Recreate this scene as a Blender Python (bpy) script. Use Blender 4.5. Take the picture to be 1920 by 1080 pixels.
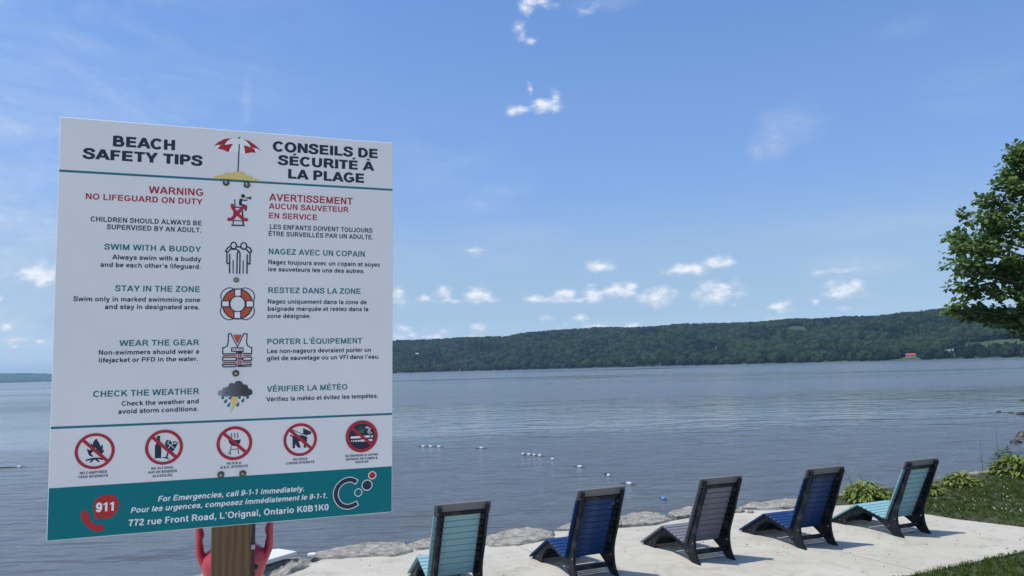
import bpy, bmesh, math, random
import numpy as np
from mathutils import Vector, Matrix, noise
for _o in list(bpy.data.objects):
    bpy.data.objects.remove(_o)
SC = bpy.context.scene
COL = SC.collection
R = math.radians
rng = random.Random(7)
nrg = np.random.default_rng(11)

# ------------------------------------------------------------------ camera
PITCH, ROLL = 0.10776, 0.02679
EYE = Vector((0.0, 0.0, 2.43))
_f = Vector((0, math.cos(PITCH), math.sin(PITCH)))
_r0 = Vector((1, 0, 0)); _u0 = _r0.cross(_f)
_c, _s = math.cos(ROLL), math.sin(ROLL)
_rt = _r0 * _c - _u0 * _s
_up = _r0 * _s + _u0 * _c
cd = bpy.data.cameras.new('camera')
cam = bpy.data.objects.new('camera', cd)
COL.objects.link(cam)
M = Matrix((_rt, _up, -_f)).transposed().to_4x4(); M.translation = EYE
cam.matrix_world = M
cd.sensor_width = 36.0
cd.lens = 36.0 * 1400.0 / 1920.0
cd.clip_start = 0.05; cd.clip_end = 30000
SC.camera = cam

# ------------------------------------------------------------------ sun, sky, exposure
SUN_AZ, SUN_EL = R(-112.0), R(68.0)          # azimuth from +Y towards +X
SUN = Vector((math.sin(SUN_AZ) * math.cos(SUN_EL), math.cos(SUN_AZ) * math.cos(SUN_EL), math.sin(SUN_EL)))
sl = bpy.data.lights.new('sun', 'SUN'); sl.energy = 4.0; sl.angle = R(0.53); sl.color = (1.0, 0.945, 0.86)
so = bpy.data.objects.new('sun', sl); COL.objects.link(so)
so.rotation_euler = SUN.to_track_quat('Z', 'Y').to_euler(); so.location = (-20, -10, 40)
SC.view_settings.view_transform = 'Standard'
SC.view_settings.look = 'None'
SC.view_settings.exposure = 0.0
SC.view_settings.gamma = 1.0
SC.view_settings.use_curve_mapping = False

CLOUDS = [(-0.0549, 0.1582, 0.0144, 0.0043, 0.5), (0.1162, 0.1323, 0.0177, 0.0078, 1.0), (-0.1506, 0.1007, 0.0127, 0.0092, 0.9), (-0.0932, 0.1041, 0.0121, 0.0071, 0.9), (-0.1203, 0.096, 0.0106, 0.0043, 0.6), (-0.0468, 0.1017, 0.0201, 0.0086, 1.0), (-0.0384, 0.0937, 0.0323, 0.005, 0.6), (-0.0834, 0.0925, 0.025, 0.0036, 0.6), (0.0268, 0.0913, 0.0122, 0.0057, 0.8), (0.0714, 0.097, 0.0157, 0.0085, 1.0), (0.0861, 0.0887, 0.039, 0.0057, 0.8), (0.1083, 0.095, 0.0156, 0.0092, 1.0), (0.1438, 0.0979, 0.0224, 0.0099, 1.0), (0.1588, 0.1043, 0.0098, 0.0063, 1.0), (0.1895, 0.0889, 0.0248, 0.0098, 1.0), (0.2015, 0.0946, 0.0096, 0.0056, 0.9), (-0.144, 0.0561, 0.0126, 0.0056, 0.7), (-0.1462, 0.0484, 0.0175, 0.0049, 0.6), (-0.1188, 0.0542, 0.0063, 0.0035, 0.6), (-0.0877, 0.05, 0.0085, 0.0043, 0.7), (-0.1048, 0.0447, 0.0177, 0.0035, 0.6), (-0.0471, 0.0554, 0.01, 0.0057, 0.9), (-0.0545, 0.0442, 0.0157, 0.0036, 0.6), (0.046, 0.065, 0.0093, 0.0036, 0.6), (0.0902, 0.0651, 0.012, 0.0043, 0.9), (0.0728, 0.0564, 0.0057, 0.0028, 0.6), (0.1109, 0.0516, 0.0176, 0.0057, 0.9), (0.0662, 0.0495, 0.0128, 0.0028, 0.6), (0.1593, 0.0514, 0.0111, 0.0042, 0.9), (0.191, 0.0482, 0.0055, 0.0028, 0.7), (0.2331, 0.1231, 0.0284, 0.0069, 1.0), (0.268, 0.1286, 0.0213, 0.0069, 1.0), (0.2853, 0.1275, 0.0093, 0.0062, 0.9), (0.2699, 0.0913, 0.0277, 0.0131, 1.0), (0.2456, 0.0877, 0.0121, 0.0055, 0.6), (0.4224, 0.0848, 0.0242, 0.0104, 1.0), (0.3461, 0.0688, 0.0126, 0.006, 0.9), (0.3864, 0.0719, 0.0055, 0.004, 0.7), (0.4156, 0.063, 0.0077, 0.0033, 0.6), (0.2869, 0.0746, 0.0053, 0.0027, 0.5), (0.4096, 0.1086, 0.0168, 0.0039, 0.4), (0.3318, 0.0527, 0.0089, 0.004, 0.6), (0.3501, 0.0511, 0.0075, 0.0033, 0.6), (0.2838, 0.0535, 0.0066, 0.002, 0.5), (0.0497, 0.4725, 0.0209, 0.0074, 0.75), (0.0292, 0.4652, 0.0097, 0.0056, 0.7), (0.1154, 0.4582, 0.0125, 0.0062, 0.4), (0.0187, 0.4428, 0.0075, 0.0064, 0.6), (0.0244, 0.4336, 0.0089, 0.0064, 0.6), (0.0338, 0.4263, 0.0089, 0.0045, 0.5), (0.0066, 0.3405, 0.0118, 0.0061, 0.7), (0.0198, 0.3408, 0.0133, 0.0067, 0.7), (0.0525, 0.3471, 0.0206, 0.0094, 0.85), (0.066, 0.3545, 0.0088, 0.0094, 0.8), (0.033, 0.3599, 0.0037, 0.0107, 0.5), (-0.567, 0.1198, 0.0166, 0.0121, 1.0), (-0.6031, 0.0916, 0.0039, 0.0041, 0.8), (-0.597, 0.0611, 0.0079, 0.0035, 0.8), (-0.5896, 0.0469, 0.014, 0.0036, 0.7), (-0.5659, 0.0451, 0.0051, 0.003, 0.6), (-0.5893, 0.0386, 0.0069, 0.0024, 0.5), (-0.6318, 0.0682, 0.0142, 0.0058, 0.9), (-0.6692, 0.09, 0.018, 0.009, 1.0), (-0.7021, 0.056, 0.0213, 0.0044, 0.7), (0.6441, 0.0587, 0.0136, 0.0057, 0.9), (0.6777, 0.0338, 0.017, 0.0044, 0.8), (0.7263, 0.0629, 0.0196, 0.0096, 1.0), (-0.4712, 0.07, 0.0172, 0.0057, 0.8), (-0.3639, 0.0969, 0.0221, 0.0094, 0.9), (-0.2531, 0.0626, 0.0202, 0.0055, 0.8), (-0.4181, 0.0441, 0.0241, 0.0039, 0.6), (-0.28, 0.1247, 0.0167, 0.0069, 0.8)]
WISPS = [(-0.3465, 0.3386, 0.0079, 0.0285, 0.5), (0.3502, 0.2856, 0.0193, 0.0258, 0.4), (0.377, 0.2982, 0.0344, 0.0222, 0.35), (0.3295, 0.2683, 0.0117, 0.0144, 0.35), (0.0187, 0.2562, 0.0219, 0.0098, 0.3), (-0.011, 0.2395, 0.0364, 0.0098, 0.3), (-0.0478, 0.2191, 0.0436, 0.0099, 0.25), (0.0019, 0.179, 0.065, 0.0128, 0.3), (-0.0709, 0.1521, 0.0865, 0.0213, 0.25), (0.4322, 0.1128, 0.052, 0.0142, 0.35), (0.1371, 0.4654, 0.0438, 0.0086, 0.3), (0.5058, 0.3832, 0.039, 0.0115, 0.2), (0.4651, 0.1613, 0.1087, 0.0127, 0.2), (0.5867, 0.301, 0.0589, 0.0227, 0.2), (-0.4502, 0.4095, 0.1416, 0.0407, 0.1), (-0.0975, 0.2788, 0.0802, 0.0411, 0.2), (-0.8, 0.12, 0.45, 0.45, 0.5), (-0.75, 0.04, 0.5, 0.13, 0.5)]

W = bpy.data.worlds.new('World'); SC.world = W; W.use_nodes = True
wt = W.node_tree; wt.nodes.clear()
def wn(t, **k):
    n = wt.nodes.new(t)
    for a, b in k.items(): setattr(n, a, b)
    return n
def wl(a, b): wt.links.new(a, b)
def wmath(op, a, b=None, c=None):
    n = wn('ShaderNodeMath', operation=op)
    for i, v in enumerate((a, b, c)):
        if v is None: continue
        if hasattr(v, 'links'): wl(v, n.inputs[i])
        else: n.inputs[i].default_value = v
    return n.outputs[0]
sky = wn('ShaderNodeTexSky', sky_type='NISHITA', sun_disc=False)
sky.sun_elevation = SUN_EL; sky.sun_rotation = SUN_AZ
sky.altitude = 50; sky.air_density = 1.0; sky.dust_density = 1.0; sky.ozone_density = 5.0
tc = wn('ShaderNodeTexCoord')
sx = wn('ShaderNodeSeparateXYZ'); wl(tc.outputs['Generated'], sx.inputs[0])
azn = wmath('ARCTAN2', sx.outputs[0], sx.outputs[1])
eln = wmath('ARCSINE', sx.outputs[2])
# edge-breaking noise moves the lookup position a little
nz = wn('ShaderNodeTexNoise'); nz.inputs['Scale'].default_value = 55; nz.inputs['Detail'].default_value = 7; nz.inputs['Roughness'].default_value = 0.53
mp = wn('ShaderNodeMapping'); mp.inputs['Scale'].default_value = (1, 1, 1.7)
wl(tc.outputs['Generated'], mp.inputs[0]); wl(mp.outputs[0], nz.inputs['Vector'])
pc = wn('ShaderNodeCombineXYZ'); wl(azn, pc.inputs[0]); wl(eln, pc.inputs[1])
def cloud_field(L):
    out = None
    for a, e, ra, re, s in L:
        sub = wn('ShaderNodeVectorMath', operation='SUBTRACT'); wl(pc.outputs[0], sub.inputs[0]); sub.inputs[1].default_value = (a, e, 0)
        mul = wn('ShaderNodeVectorMath', operation='MULTIPLY'); wl(sub.outputs[0], mul.inputs[0]); mul.inputs[1].default_value = (0.67 / ra, 0.62 / re, 0)
        ln = wn('ShaderNodeVectorMath', operation='LENGTH'); wl(mul.outputs[0], ln.inputs[0])
        d = wmath('MULTIPLY_ADD', ln.outputs['Value'], -s, s)      # s at the centre, 0 on the rim
        out = d if out is None else wmath('SMOOTH_MAX', out, d, 0.12)
    return out
cf = cloud_field(CLOUDS)
nc = wmath('SUBTRACT', nz.outputs['Fac'], 0.5)
dens = wmath('MULTIPLY_ADD', nc, 1.75, cf)
cm = wn('ShaderNodeMapRange', interpolation_type='SMOOTHSTEP'); wl(dens, cm.inputs[0])
cm.inputs[1].default_value = -0.02; cm.inputs[2].default_value = 1.05; cm.inputs[3].default_value = 0; cm.inputs[4].default_value = 0.95
nw = wn('ShaderNodeTexNoise'); nw.inputs['Scale'].default_value = 7; nw.inputs['Detail'].default_value = 6; nw.inputs['Roughness'].default_value = 0.6; nw.inputs['Distortion'].default_value = 0.6
mw = wn('ShaderNodeMapping'); mw.inputs['Rotation'].default_value = (0, R(25), R(20)); mw.inputs['Scale'].default_value = (1, 1, 3.2)
wl(tc.outputs['Generated'], mw.inputs[0]); wl(mw.outputs[0], nw.inputs['Vector'])
wf = cloud_field(WISPS)
wd = wmath('MULTIPLY', wmath('MAXIMUM', wf, 0.0), wmath('MAXIMUM', wmath('MULTIPLY_ADD', nw.outputs['Fac'], 3.2, -1.15), 0.0))
fac = wmath('MINIMUM', wmath('ADD', cm.outputs[0], wmath('MULTIPLY', wd, 1.05)), 0.93)
cmix = wn('ShaderNodeMix', data_type='RGBA'); wl(fac, cmix.inputs['Factor'])
TINT = [(0.3, (1.3, 1.6, 2.1)), (1, (1.05, 1.27, 1.75)), (2, (.88, 1.02, 1.40)), (3, (.83, .91, 1.16)), (4, (.81, .84, 1.0)), (6, (.87, .85, .917)), (9, (.99, .93, .953)),
        (14, (.94, .97, 1.12)), (20, (1.0, 1.06, 1.21)), (28, (.95, 1.07, 1.28)), (50, (.98, 1.04, 1.13)), (85, (.8, .86, .95))]
tp = wmath('POWER', wmath('MAXIMUM', wmath('DIVIDE', eln, math.pi / 2), 0.0), 0.5)
tr = wn('ShaderNodeValToRGB'); wl(tp, tr.inputs[0]); te = tr.color_ramp.elements
while len(te) < len(TINT): te.new(0.5)
for e_, (d_, c_) in zip(te, TINT):
    e_.position = (d_ / 90) ** 0.5; e_.color = (c_[0] * 1.01 / 2.1, c_[1] * 1.035 / 2.1, c_[2] * 1.02 / 2.1, 1)
SK0 = wn('ShaderNodeVectorMath', operation='MULTIPLY'); wl(sky.outputs[0], SK0.inputs[0]); wl(tr.outputs[0], SK0.inputs[1])
SKYX = wn('ShaderNodeVectorMath', operation='SCALE'); wl(SK0.outputs[0], SKYX.inputs[0]); SKYX.inputs['Scale'].default_value = 2.1
wl(SKYX.outputs[0], cmix.inputs['A'])
ns = wn('ShaderNodeTexNoise'); ns.inputs['Scale'].default_value = 90; ns.inputs['Detail'].default_value = 5; wl(mp.outputs[0], ns.inputs['Vector'])
cc_ = wn('ShaderNodeMix', data_type='RGBA'); cc_.inputs['A'].default_value = (4.3, 4.8, 5.6, 1); cc_.inputs['B'].default_value = (6.5, 6.75, 7.2, 1)
sh_ = wn('ShaderNodeMapRange'); wl(wmath('ADD', ns.outputs['Fac'], wmath('MULTIPLY', cm.outputs[0], 0.35)), sh_.inputs[0]); sh_.inputs[1].default_value = .45; sh_.inputs[2].default_value = .9
wl(sh_.outputs[0], cc_.inputs['Factor']); wl(cc_.outputs['Result'], cmix.inputs['B'])
bg = wn('ShaderNodeBackground'); bg.inputs['Strength'].default_value = 0.15
wo = wn('ShaderNodeOutputWorld'); wl(cmix.outputs['Result'], bg.inputs['Color']); wl(bg.outputs[0], wo.inputs['Surface'])

# ------------------------------------------------------------------ helpers
MATS = {}
class NT:
    def __init__(s, name):
        s.m = bpy.data.materials.new(name); s.m.use_nodes = True; s.t = s.m.node_tree
        s.b = s.t.nodes['Principled BSDF']; s.out = s.t.nodes['Material Output']
        MATS[name] = s.m
    def n(s, t, **k):
        q = s.t.nodes.new(t)
        for a, b in k.items():
            if a in q.bl_rna.properties: setattr(q, a, b)
            else: q.inputs[a.replace('_', ' ')].default_value = b
        return q
    def l(s, a, b): s.t.links.new(a, b)
    def coord(s, kind='Object', scale=(1, 1, 1), rot=(0, 0, 0)):
        if kind == 'World': o = s.n('ShaderNodeNewGeometry').outputs['Position']
        else: o = s.n('ShaderNodeTexCoord').outputs[kind]
        m = s.n('ShaderNodeMapping'); m.inputs['Scale'].default_value = scale; m.inputs['Rotation'].default_value = rot
        s.l(o, m.inputs[0]); return m.outputs[0]
    def noise(s, co, scale, detail=4, rough=0.55, dist=0):
        q = s.n('ShaderNodeTexNoise'); q.inputs['Scale'].default_value = scale; q.inputs['Detail'].default_value = detail
        q.inputs['Roughness'].default_value = rough; q.inputs['Distortion'].default_value = dist; s.l(co, q.inputs['Vector']); return q.outputs['Fac']
    def ramp(s, f, stops):
        q = s.n('ShaderNodeValToRGB'); e = q.color_ramp.elements
        while len(e) < len(stops): e.new(0.5)
        for a, (p, c) in zip(e, stops):
            a.position = p; a.color = c if len(c) == 4 else (*c, 1)
        s.l(f, q.inputs[0]); return q.outputs[0]
    def mix(s, f, a, b, mode='MIX'):
        q = s.n('ShaderNodeMix', data_type='RGBA', blend_type=mode)
        for i, v in (('Factor', f), ('A', a), ('B', b)):
            if hasattr(v, 'links'): s.l(v, q.inputs[i])
            elif isinstance(v, (int, float)): q.inputs[i].default_value = v
            else: q.inputs[i].default_value = (*v, 1)
        return q.outputs['Result']
    def math(s, op, a, b=None, c=None):
        q = s.n('ShaderNodeMath', operation=op)
        for i, v in enumerate((a, b, c)):
            if v is None: continue
            if hasattr(v, 'links'): s.l(v, q.inputs[i])
            else: q.inputs[i].default_value = v
        return q.outputs[0]
    def bump(s, h, strength=0.3, dist=0.01, prev=None):
        q = s.n('ShaderNodeBump'); q.inputs['Strength'].default_value = strength; q.inputs['Distance'].default_value = dist
        s.l(h, q.inputs['Height'])
        if prev is not None: s.l(prev, q.inputs['Normal'])
        s.l(q.outputs[0], s.b.inputs['Normal']); return q.outputs[0]
    def col(s, c):
        if hasattr(c, 'links'): s.l(c, s.b.inputs['Base Color'])
        else: s.b.inputs['Base Color'].default_value = (*c, 1)
    def set(s, **k):
        for a, v in k.items(): s.b.inputs[a.replace('_', ' ')].default_value = v

def simple(name, c, rough=0.5, var=0.12, scale=30, bump=0.0, spec=0.5, metal=0.0):
    q = NT(name); co = q.coord('Object')
    f = q.noise(co, scale, 5)
    q.col(q.mix(f, tuple(v * (1 - var) for v in c), tuple(min(1, v * (1 + var)) for v in c)))
    q.set(Roughness=rough, Metallic=metal); q.b.inputs['Specular IOR Level'].default_value = spec
    if bump: q.bump(q.noise(co, scale * 4, 4), bump, 0.003)
    return q.m

def tag(o, label=None, cat=None, group=None, kind=None):
    if label: o['label'] = label
    if cat: o['category'] = cat
    if group: o['group'] = group
    if kind: o['kind'] = kind
    return o
def empty(name, loc, rz=0.0, label=None, cat=None, group=None):
    o = bpy.data.objects.new(name, None); COL.objects.link(o); o.location = loc; o.rotation_euler = (0, 0, rz)
    o.empty_display_size = 0.1
    return tag(o, label, cat, group)
def link(name, me, mats, parent=None, smooth=False):
    if not isinstance(mats, (list, tuple)): mats = [mats]
    for m in mats: me.materials.append(m)
    if smooth: me.shade_smooth()
    o = bpy.data.objects.new(name, me); COL.objects.link(o)
    if parent: o.parent = parent
    return o
def pymesh(name, v, f, mats, parent=None, smooth=False, midx=None):
    me = bpy.data.meshes.new(name); me.from_pydata(v, [], f)
    if midx is not None: me.polygons.foreach_set('material_index', midx)
    me.update()
    return link(name, me, mats, parent, smooth)
def bmobj(name, bm, mats, parent=None, smooth=False, normals=True):
    if normals: bmesh.ops.recalc_face_normals(bm, faces=bm.faces)
    me = bpy.data.meshes.new(name); bm.to_mesh(me); bm.free()
    return link(name, me, mats, parent, smooth)
def add_box(bm, c, s, bevel=0.0, rot=None):
    g = bmesh.ops.create_cube(bm, size=1.0)
    vs = g['verts']
    mt = Matrix.Translation(Vector(c)) @ (rot.to_4x4() if rot else Matrix()) @ Matrix.Diagonal((*s, 1))
    bmesh.ops.transform(bm, matrix=mt, verts=vs)
    if bevel:
        es = list({e for v in vs for e in v.link_edges})
        bmesh.ops.bevel(bm, geom=es, offset=bevel, segments=1, affect='EDGES')
def prism(bm, pts, axis_a, axis_b, axis_n, d0, d1, bevel=0.0):
    """extrude the outline pts (a,b) between d0 and d1 along axis_n"""
    A, B, Nn = Vector(axis_a), Vector(axis_b), Vector(axis_n)
    v0 = [bm.verts.new(A * a + B * b + Nn * d0) for a, b in pts]
    v1 = [bm.verts.new(A * a + B * b + Nn * d1) for a, b in pts]
    n = len(pts); fs = [bm.faces.new(v0[::-1]), bm.faces.new(v1)]
    for i in range(n):
        bm.faces.new((v0[i], v0[(i + 1) % n], v1[(i + 1) % n], v1[i]))
    if bevel:
        es = [e for f in fs for e in f.edges]
        bmesh.ops.bevel(bm, geom=es, offset=bevel, segments=1, affect='EDGES')
def tube(bm, pts, rad, seg=8, cap=True, flat=None):
    rings = []
    pts = [Vector(p) for p in pts]
    for i, p in enumerate(pts):
        t = (pts[min(i + 1, len(pts) - 1)] - pts[max(i - 1, 0)]).normalized()
        a = Vector((0, 0, 1)) if abs(t.z) < 0.9 else Vector((0, 1, 0))
        if flat is not None: a = Vector(flat)
        x = t.cross(a).normalized(); y = t.cross(x).normalized()
        r = rad[i] if isinstance(rad, (list, tuple)) else rad
        rx, ry = (r if isinstance(r, tuple) else (r, r))
        rings.append([bm.verts.new(p + x * rx * math.cos(2 * math.pi * k / seg) + y * ry * math.sin(2 * math.pi * k / seg)) for k in range(seg)])
    for a, b in zip(rings, rings[1:]):
        for k in range(seg):
            bm.faces.new((a[k], a[(k + 1) % seg], b[(k + 1) % seg], b[k]))
    if cap:
        bm.faces.new(rings[0][::-1]); bm.faces.new(rings[-1])
def catmull(P, closed=False, n=6):
    P = [Vector((p[0], p[1], 0)) for p in P]; out = []; L = len(P)
    for i in range(L if closed else L - 1):
        g = (lambda k: P[k % L]) if closed else (lambda k: P[min(max(k, 0), L - 1)])
        a, b, c, d = g(i - 1), g(i), g(i + 1), g(i + 2)
        for k in range(n):
            t = k / n
            q = 0.5 * ((2 * b) + (c - a) * t + (2 * a - 5 * b + 4 * c - d) * t * t + (3 * b - a - 3 * c + d) * t ** 3)
            out.append((q.x, q.y))
    if not closed: out.append((P[-1].x, P[-1].y))
    return out
def fbm(x, y, z=0.0, o=4):
    return noise.fractal(Vector((x, y, z)), 0.9, 2.0, o)

# ------------------------------------------------------------------ structure: water, land, hills
WATER_Z = -0.5
def seg_dist(X, Y, P, closed=False):
    D = np.full(X.shape, 1e9)
    Q = list(P) + ([P[0]] if closed else [])
    for (x0, y0), (x1, y1) in zip(Q, Q[1:]):
        dx, dy = x1 - x0, y1 - y0
        t = np.clip(((X - x0) * dx + (Y - y0) * dy) / (dx * dx + dy * dy), 0, 1)
        D = np.minimum(D, np.hypot(X - x0 - t * dx, Y - y0 - t * dy))
    return D
def inside(X, Y, P):
    I = np.zeros(X.shape, bool)
    n = len(P)
    for i in range(n):
        x0, y0 = P[i]; x1, y1 = P[(i + 1) % n]
        if y0 == y1: continue
        I ^= ((y0 > Y) != (y1 > Y)) & (X < (x1 - x0) * (Y - y0) / (y1 - y0) + x0)
    return I
SHORE = [(-200, -60), (-60, -12), (-20, 3.0), (-8, 8.0), (-4.6, 9.35), (-3.9, 9.75), (-3.0, 10.2), (-2.6, 10.7), (-1.5, 11.1), (-0.6, 11.4), (0.5, 11.75), (1.6, 12.3), (2.6, 12.8),
         (4.2, 13.35), (5.4, 13.75), (6.7, 14.35), (8.2, 15.0), (9.3, 15.75), (10.3, 16.2), (13.0, 18.3), (16.2, 21.8), (20, 27.5), (28, 38), (42, 60), (90, 120), (260, 220)]
LAND = SHORE + [(300, -300), (-300, -300)]
PATIO = [(-2.85, 9.45), (-2.72, 9.88), (-2.54, 10.26), (-2.24, 10.35), (-1.87, 10.31), (-1.47, 10.53), (-1.21, 10.68), (-0.44, 10.72), (-0.03, 10.7), (0.21, 10.9), (0.54, 11.2), (0.53, 11.48),
         (1.02, 11.51), (1.54, 11.59), (2.1, 11.71), (2.39, 12.0), (2.73, 12.2), (3.16, 12.36), (3.55, 12.5), (3.73, 12.74), (4.06, 12.66), (4.48, 12.67), (5.31, 12.87), (5.68, 12.93),
         (6.05, 12.55), (6.37, 12.0), (6.62, 11.55), (6.89, 11.25), (7.18, 10.92), (7.8, 10.45), (9, 9.85), (12.5, 9.2), (12.3, 7.9), (9, 8.7), (7.2, 9.65), (6.28, 9.61), (5.81, 9.4), (5.15, 9.07), (4.43, 8.74), (3.0, 8.1), (1.2, 7.2),
         (-0.6, 6.9), (-2.2, 7.3), (-3.0, 8.2), (-3.05, 8.9)]
def ground_z(X, Y):
    X = np.asarray(X, float); Y = np.asarray(Y, float)
    d = seg_dist(X, Y, SHORE); ins = inside(X, Y, LAND); sd = np.where(ins, d, -d)
    dp = seg_dist(X, Y, PATIO, True); inp = inside(X, Y, PATIO)
    lawn = 0.035 + 0.05 * np.clip((dp - 0.2) / 2, 0, 1) * np.clip((X - 4) / 3, 0, 1)
    lawn = lawn + np.clip((7.2 - Y) * 0.2, 0, 0.8) * np.clip(1 - np.maximum(np.abs(X) - 10, 0) / 15, 0.3, 1) * 0.999
    lawn = np.where((X < 5.5) & (Y > 9.0), -0.16 + (lawn + 0.16) * np.clip((X - 4.9) / 0.6, 0, 1), lawn)
    z = np.where(inp, -0.06, -0.03 + (lawn + 0.03) * np.clip((dp - 0.02) / 0.12, 0, 1))
    t = np.clip((sd + 0.15) / 0.45, 0, 1)
    und = -0.75 - 0.12 * np.clip(-sd, 0, 30)
    return und + (z - und) * t * t * (3 - 2 * t)

# water ------------------------------------------------------------
q = NT('lake_water')
co = q.coord('World', (1.0, 1.0, 1.0), (0, 0, R(-6)))
cs = q.coord('World', (0.38, 1.0, 1.0), (0, 0, R(-7)))
cl = q.coord('World', (0.0035, 0.022, 1.0), (0, 0, R(-4)))
patch = q.ramp(q.noise(cl, 1.0, 4, 0.55, 0.4), [(0.36, (0.15, 0.15, 0.15)), (0.47, (.6, .6, .6)), (0.62, (1.0, 1.0, 1.0))])
n1 = q.noise(cs, 1.15, 3, 0.5, 0.3); n2 = q.noise(cs, 4.6, 4, 0.6, 0.5); n3 = q.noise(cs, 0.35, 2, 0.5)
h = q.math('ADD', q.math('MULTIPLY', n1, 0.27), q.math('MULTIPLY', n2, 0.03))
h = q.math('ADD', h, q.math('MULTIPLY', n3, 0.26))
h = q.math('MULTIPLY', q.math('SUBTRACT', h, 0.28), patch)
q.bump(h, 1.0, 1.0)
q.col((0.082, 0.088, 0.090)); q.set(IOR=1.333); q.l(q.ramp(patch, [(0.12, (.05, .05, .05)), (1.0, (.22, .22, .22))]), q.b.inputs['Roughness'])
v = []; f = []
ys = [-60, 0, 30, 120, 600, 2500, 6300, 10800]; xs = [-10800, -6300, -2500, -600, -120, 0, 120, 600, 2500, 6300]
for y in ys:
    for x in xs: v.append((x, y, WATER_Z))
for j in range(len(ys) - 1):
    for i in range(len(xs) - 1):
        a = j * len(xs) + i; f.append((a, a + 1, a + 1 + len(xs), a + len(xs)))
tag(pymesh('lake_water', v, f, q.m), kind='structure')

# ground -----------------------------------------------------------
q = NT('soil'); co = q.coord('World')
a = q.noise(co, 2.2, 6, 0.65); b = q.noise(co, 30, 5)
c = q.ramp(a, [(0.35, (0.022, 0.035, 0.010)), (0.7, (0.06, 0.055, 0.03))])
sxyz = q.n('ShaderNodeSeparateXYZ'); q.l(q.n('ShaderNodeNewGeometry').outputs['Position'], sxyz.inputs[0])
edge = q.math('ADD', sxyz.outputs[1], q.math('MULTIPLY', q.math('SUBTRACT', a, 0.5), 1.2))
edge = q.math('ADD', edge, q.math('MULTIPLY', q.math('MAXIMUM', q.math('SUBTRACT', sxyz.outputs[0], 2.5), 0.0), 0.6))
sand = q.mix(b, (0.50, 0.45, 0.36), (0.60, 0.55, 0.45))  # unseen pale sand, assumed and added to bounce light onto the sign
c2 = q.mix(b, c, (0.05, 0.06, 0.025))
mrs = q.n('ShaderNodeMapRange'); q.l(edge, mrs.inputs[0]); mrs.inputs[1].default_value = 6.6; mrs.inputs[2].default_value = 6.9
q.col(q.mix(mrs.outputs[0], sand, c2)); q.set(Roughness=0.95); q.bump(b, 0.6, 0.02)
gx = np.unique(np.concatenate([np.linspace(-300, -30, 10), np.linspace(-30, -5, 20), np.arange(-5, 13, 0.12), np.linspace(13, 40, 50), np.linspace(40, 300, 14)]))
gy = np.unique(np.concatenate([np.linspace(-60, 0, 10), np.linspace(0, 6.5, 20), np.arange(6.5, 17, 0.12), np.linspace(17, 45, 50), np.linspace(45, 230, 16)]))
GX, GY = np.meshgrid(gx, gy); GZ = ground_z(GX, GY)
nx, ny = len(gx), len(gy)
idx = np.arange(nx * ny).reshape(ny, nx)
F = np.stack([idx[:-1, :-1], idx[:-1, 1:], idx[1:, 1:], idx[1:, :-1]], -1).reshape(-1, 4)
keep = GZ.reshape(-1)[F].max(1) > -2.0
tag(pymesh('ground', np.stack([GX, GY, GZ], -1).reshape(-1, 3).tolist(), F[keep].tolist(), q.m, smooth=True), kind='structure')

# patio slab, in pieces with open joints ----------------------------
q = NT('concrete'); co = q.coord('World')
a = q.noise(co, 0.9, 6, 0.6, 0.4); b = q.noise(co, 60, 6, 0.7); s1 = q.noise(co, 3.4, 7, 0.72, 1.2)
base = q.ramp(a, [(0.3, (0.43, 0.405, 0.335)), (0.7, (0.52, 0.50, 0.425))])
base = q.mix(q.ramp(s1, [(0.50, (0, 0, 0)), (0.70, (0.7, 0.7, 0.7))]), base, (0.30, 0.265, 0.205))
sp = q.n('ShaderNodeTexVoronoi'); sp.inputs['Scale'].default_value = 2.2; q.l(co, sp.inputs['Vector'])
spots = q.ramp(sp.outputs['Distance'], [(0.0, (1, 1, 1)), (0.035, (1, 1, 1)), (0.05, (0, 0, 0))])
base = q.mix(q.math('MULTIPLY', spots, 0.55), base, (0.1, 0.085, 0.07))
base = q.mix(q.math('MULTIPLY', b, 0.22), base, (0.2, 0.19, 0.17))
q.col(base); q.set(Roughness=0.85); q.bump(b, 0.35, 0.004)
CON = q.m
patio = empty('patio', (0, 0, 0)); patio['kind'] = 'structure'
jd = Vector((0.44, -0.9, 0)).normalized(); jn = Vector((0.9, 0.44, 0)).normalized()
cuts = [(-0.06, 10.71), (4.08, 9.88)]
ks = sorted([Vector((x, y, 0)).dot(jn) for x, y in cuts]); ks = [-1e3, ks[0] - 3.5] + ks + [ks[1] + 3.4, 1e3]
for k0, k1 in zip(ks, ks[1:]):
    bm = bmesh.new()
    fc = bm.faces.new([bm.verts.new((x, y, 0.0)) for x, y in PATIO])
    for k, sgn in ((k0, -1), (k1, 1)):
        if abs(k) > 500: continue
        g = bm.verts[:] + bm.edges[:] + bm.faces[:]
        bmesh.ops.bisect_plane(bm, geom=g, plane_co=jn * (k - sgn * 0.007), plane_no=jn * sgn, clear_outer=True)
    if not bm.faces: bm.free(); continue
    for e in list(bm.faces):
        if e.normal.z < 0: e.normal_flip()
    r = bmesh.ops.extrude_face_region(bm, geom=bm.faces[:])
    bmesh.ops.translate(bm, verts=[x for x in r['geom'] if isinstance(x, bmesh.types.BMVert)], vec=(0, 0, -0.12))
    o = bmobj('concrete_slab', bm, CON, patio)
    for p in o.data.polygons: pass

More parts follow.
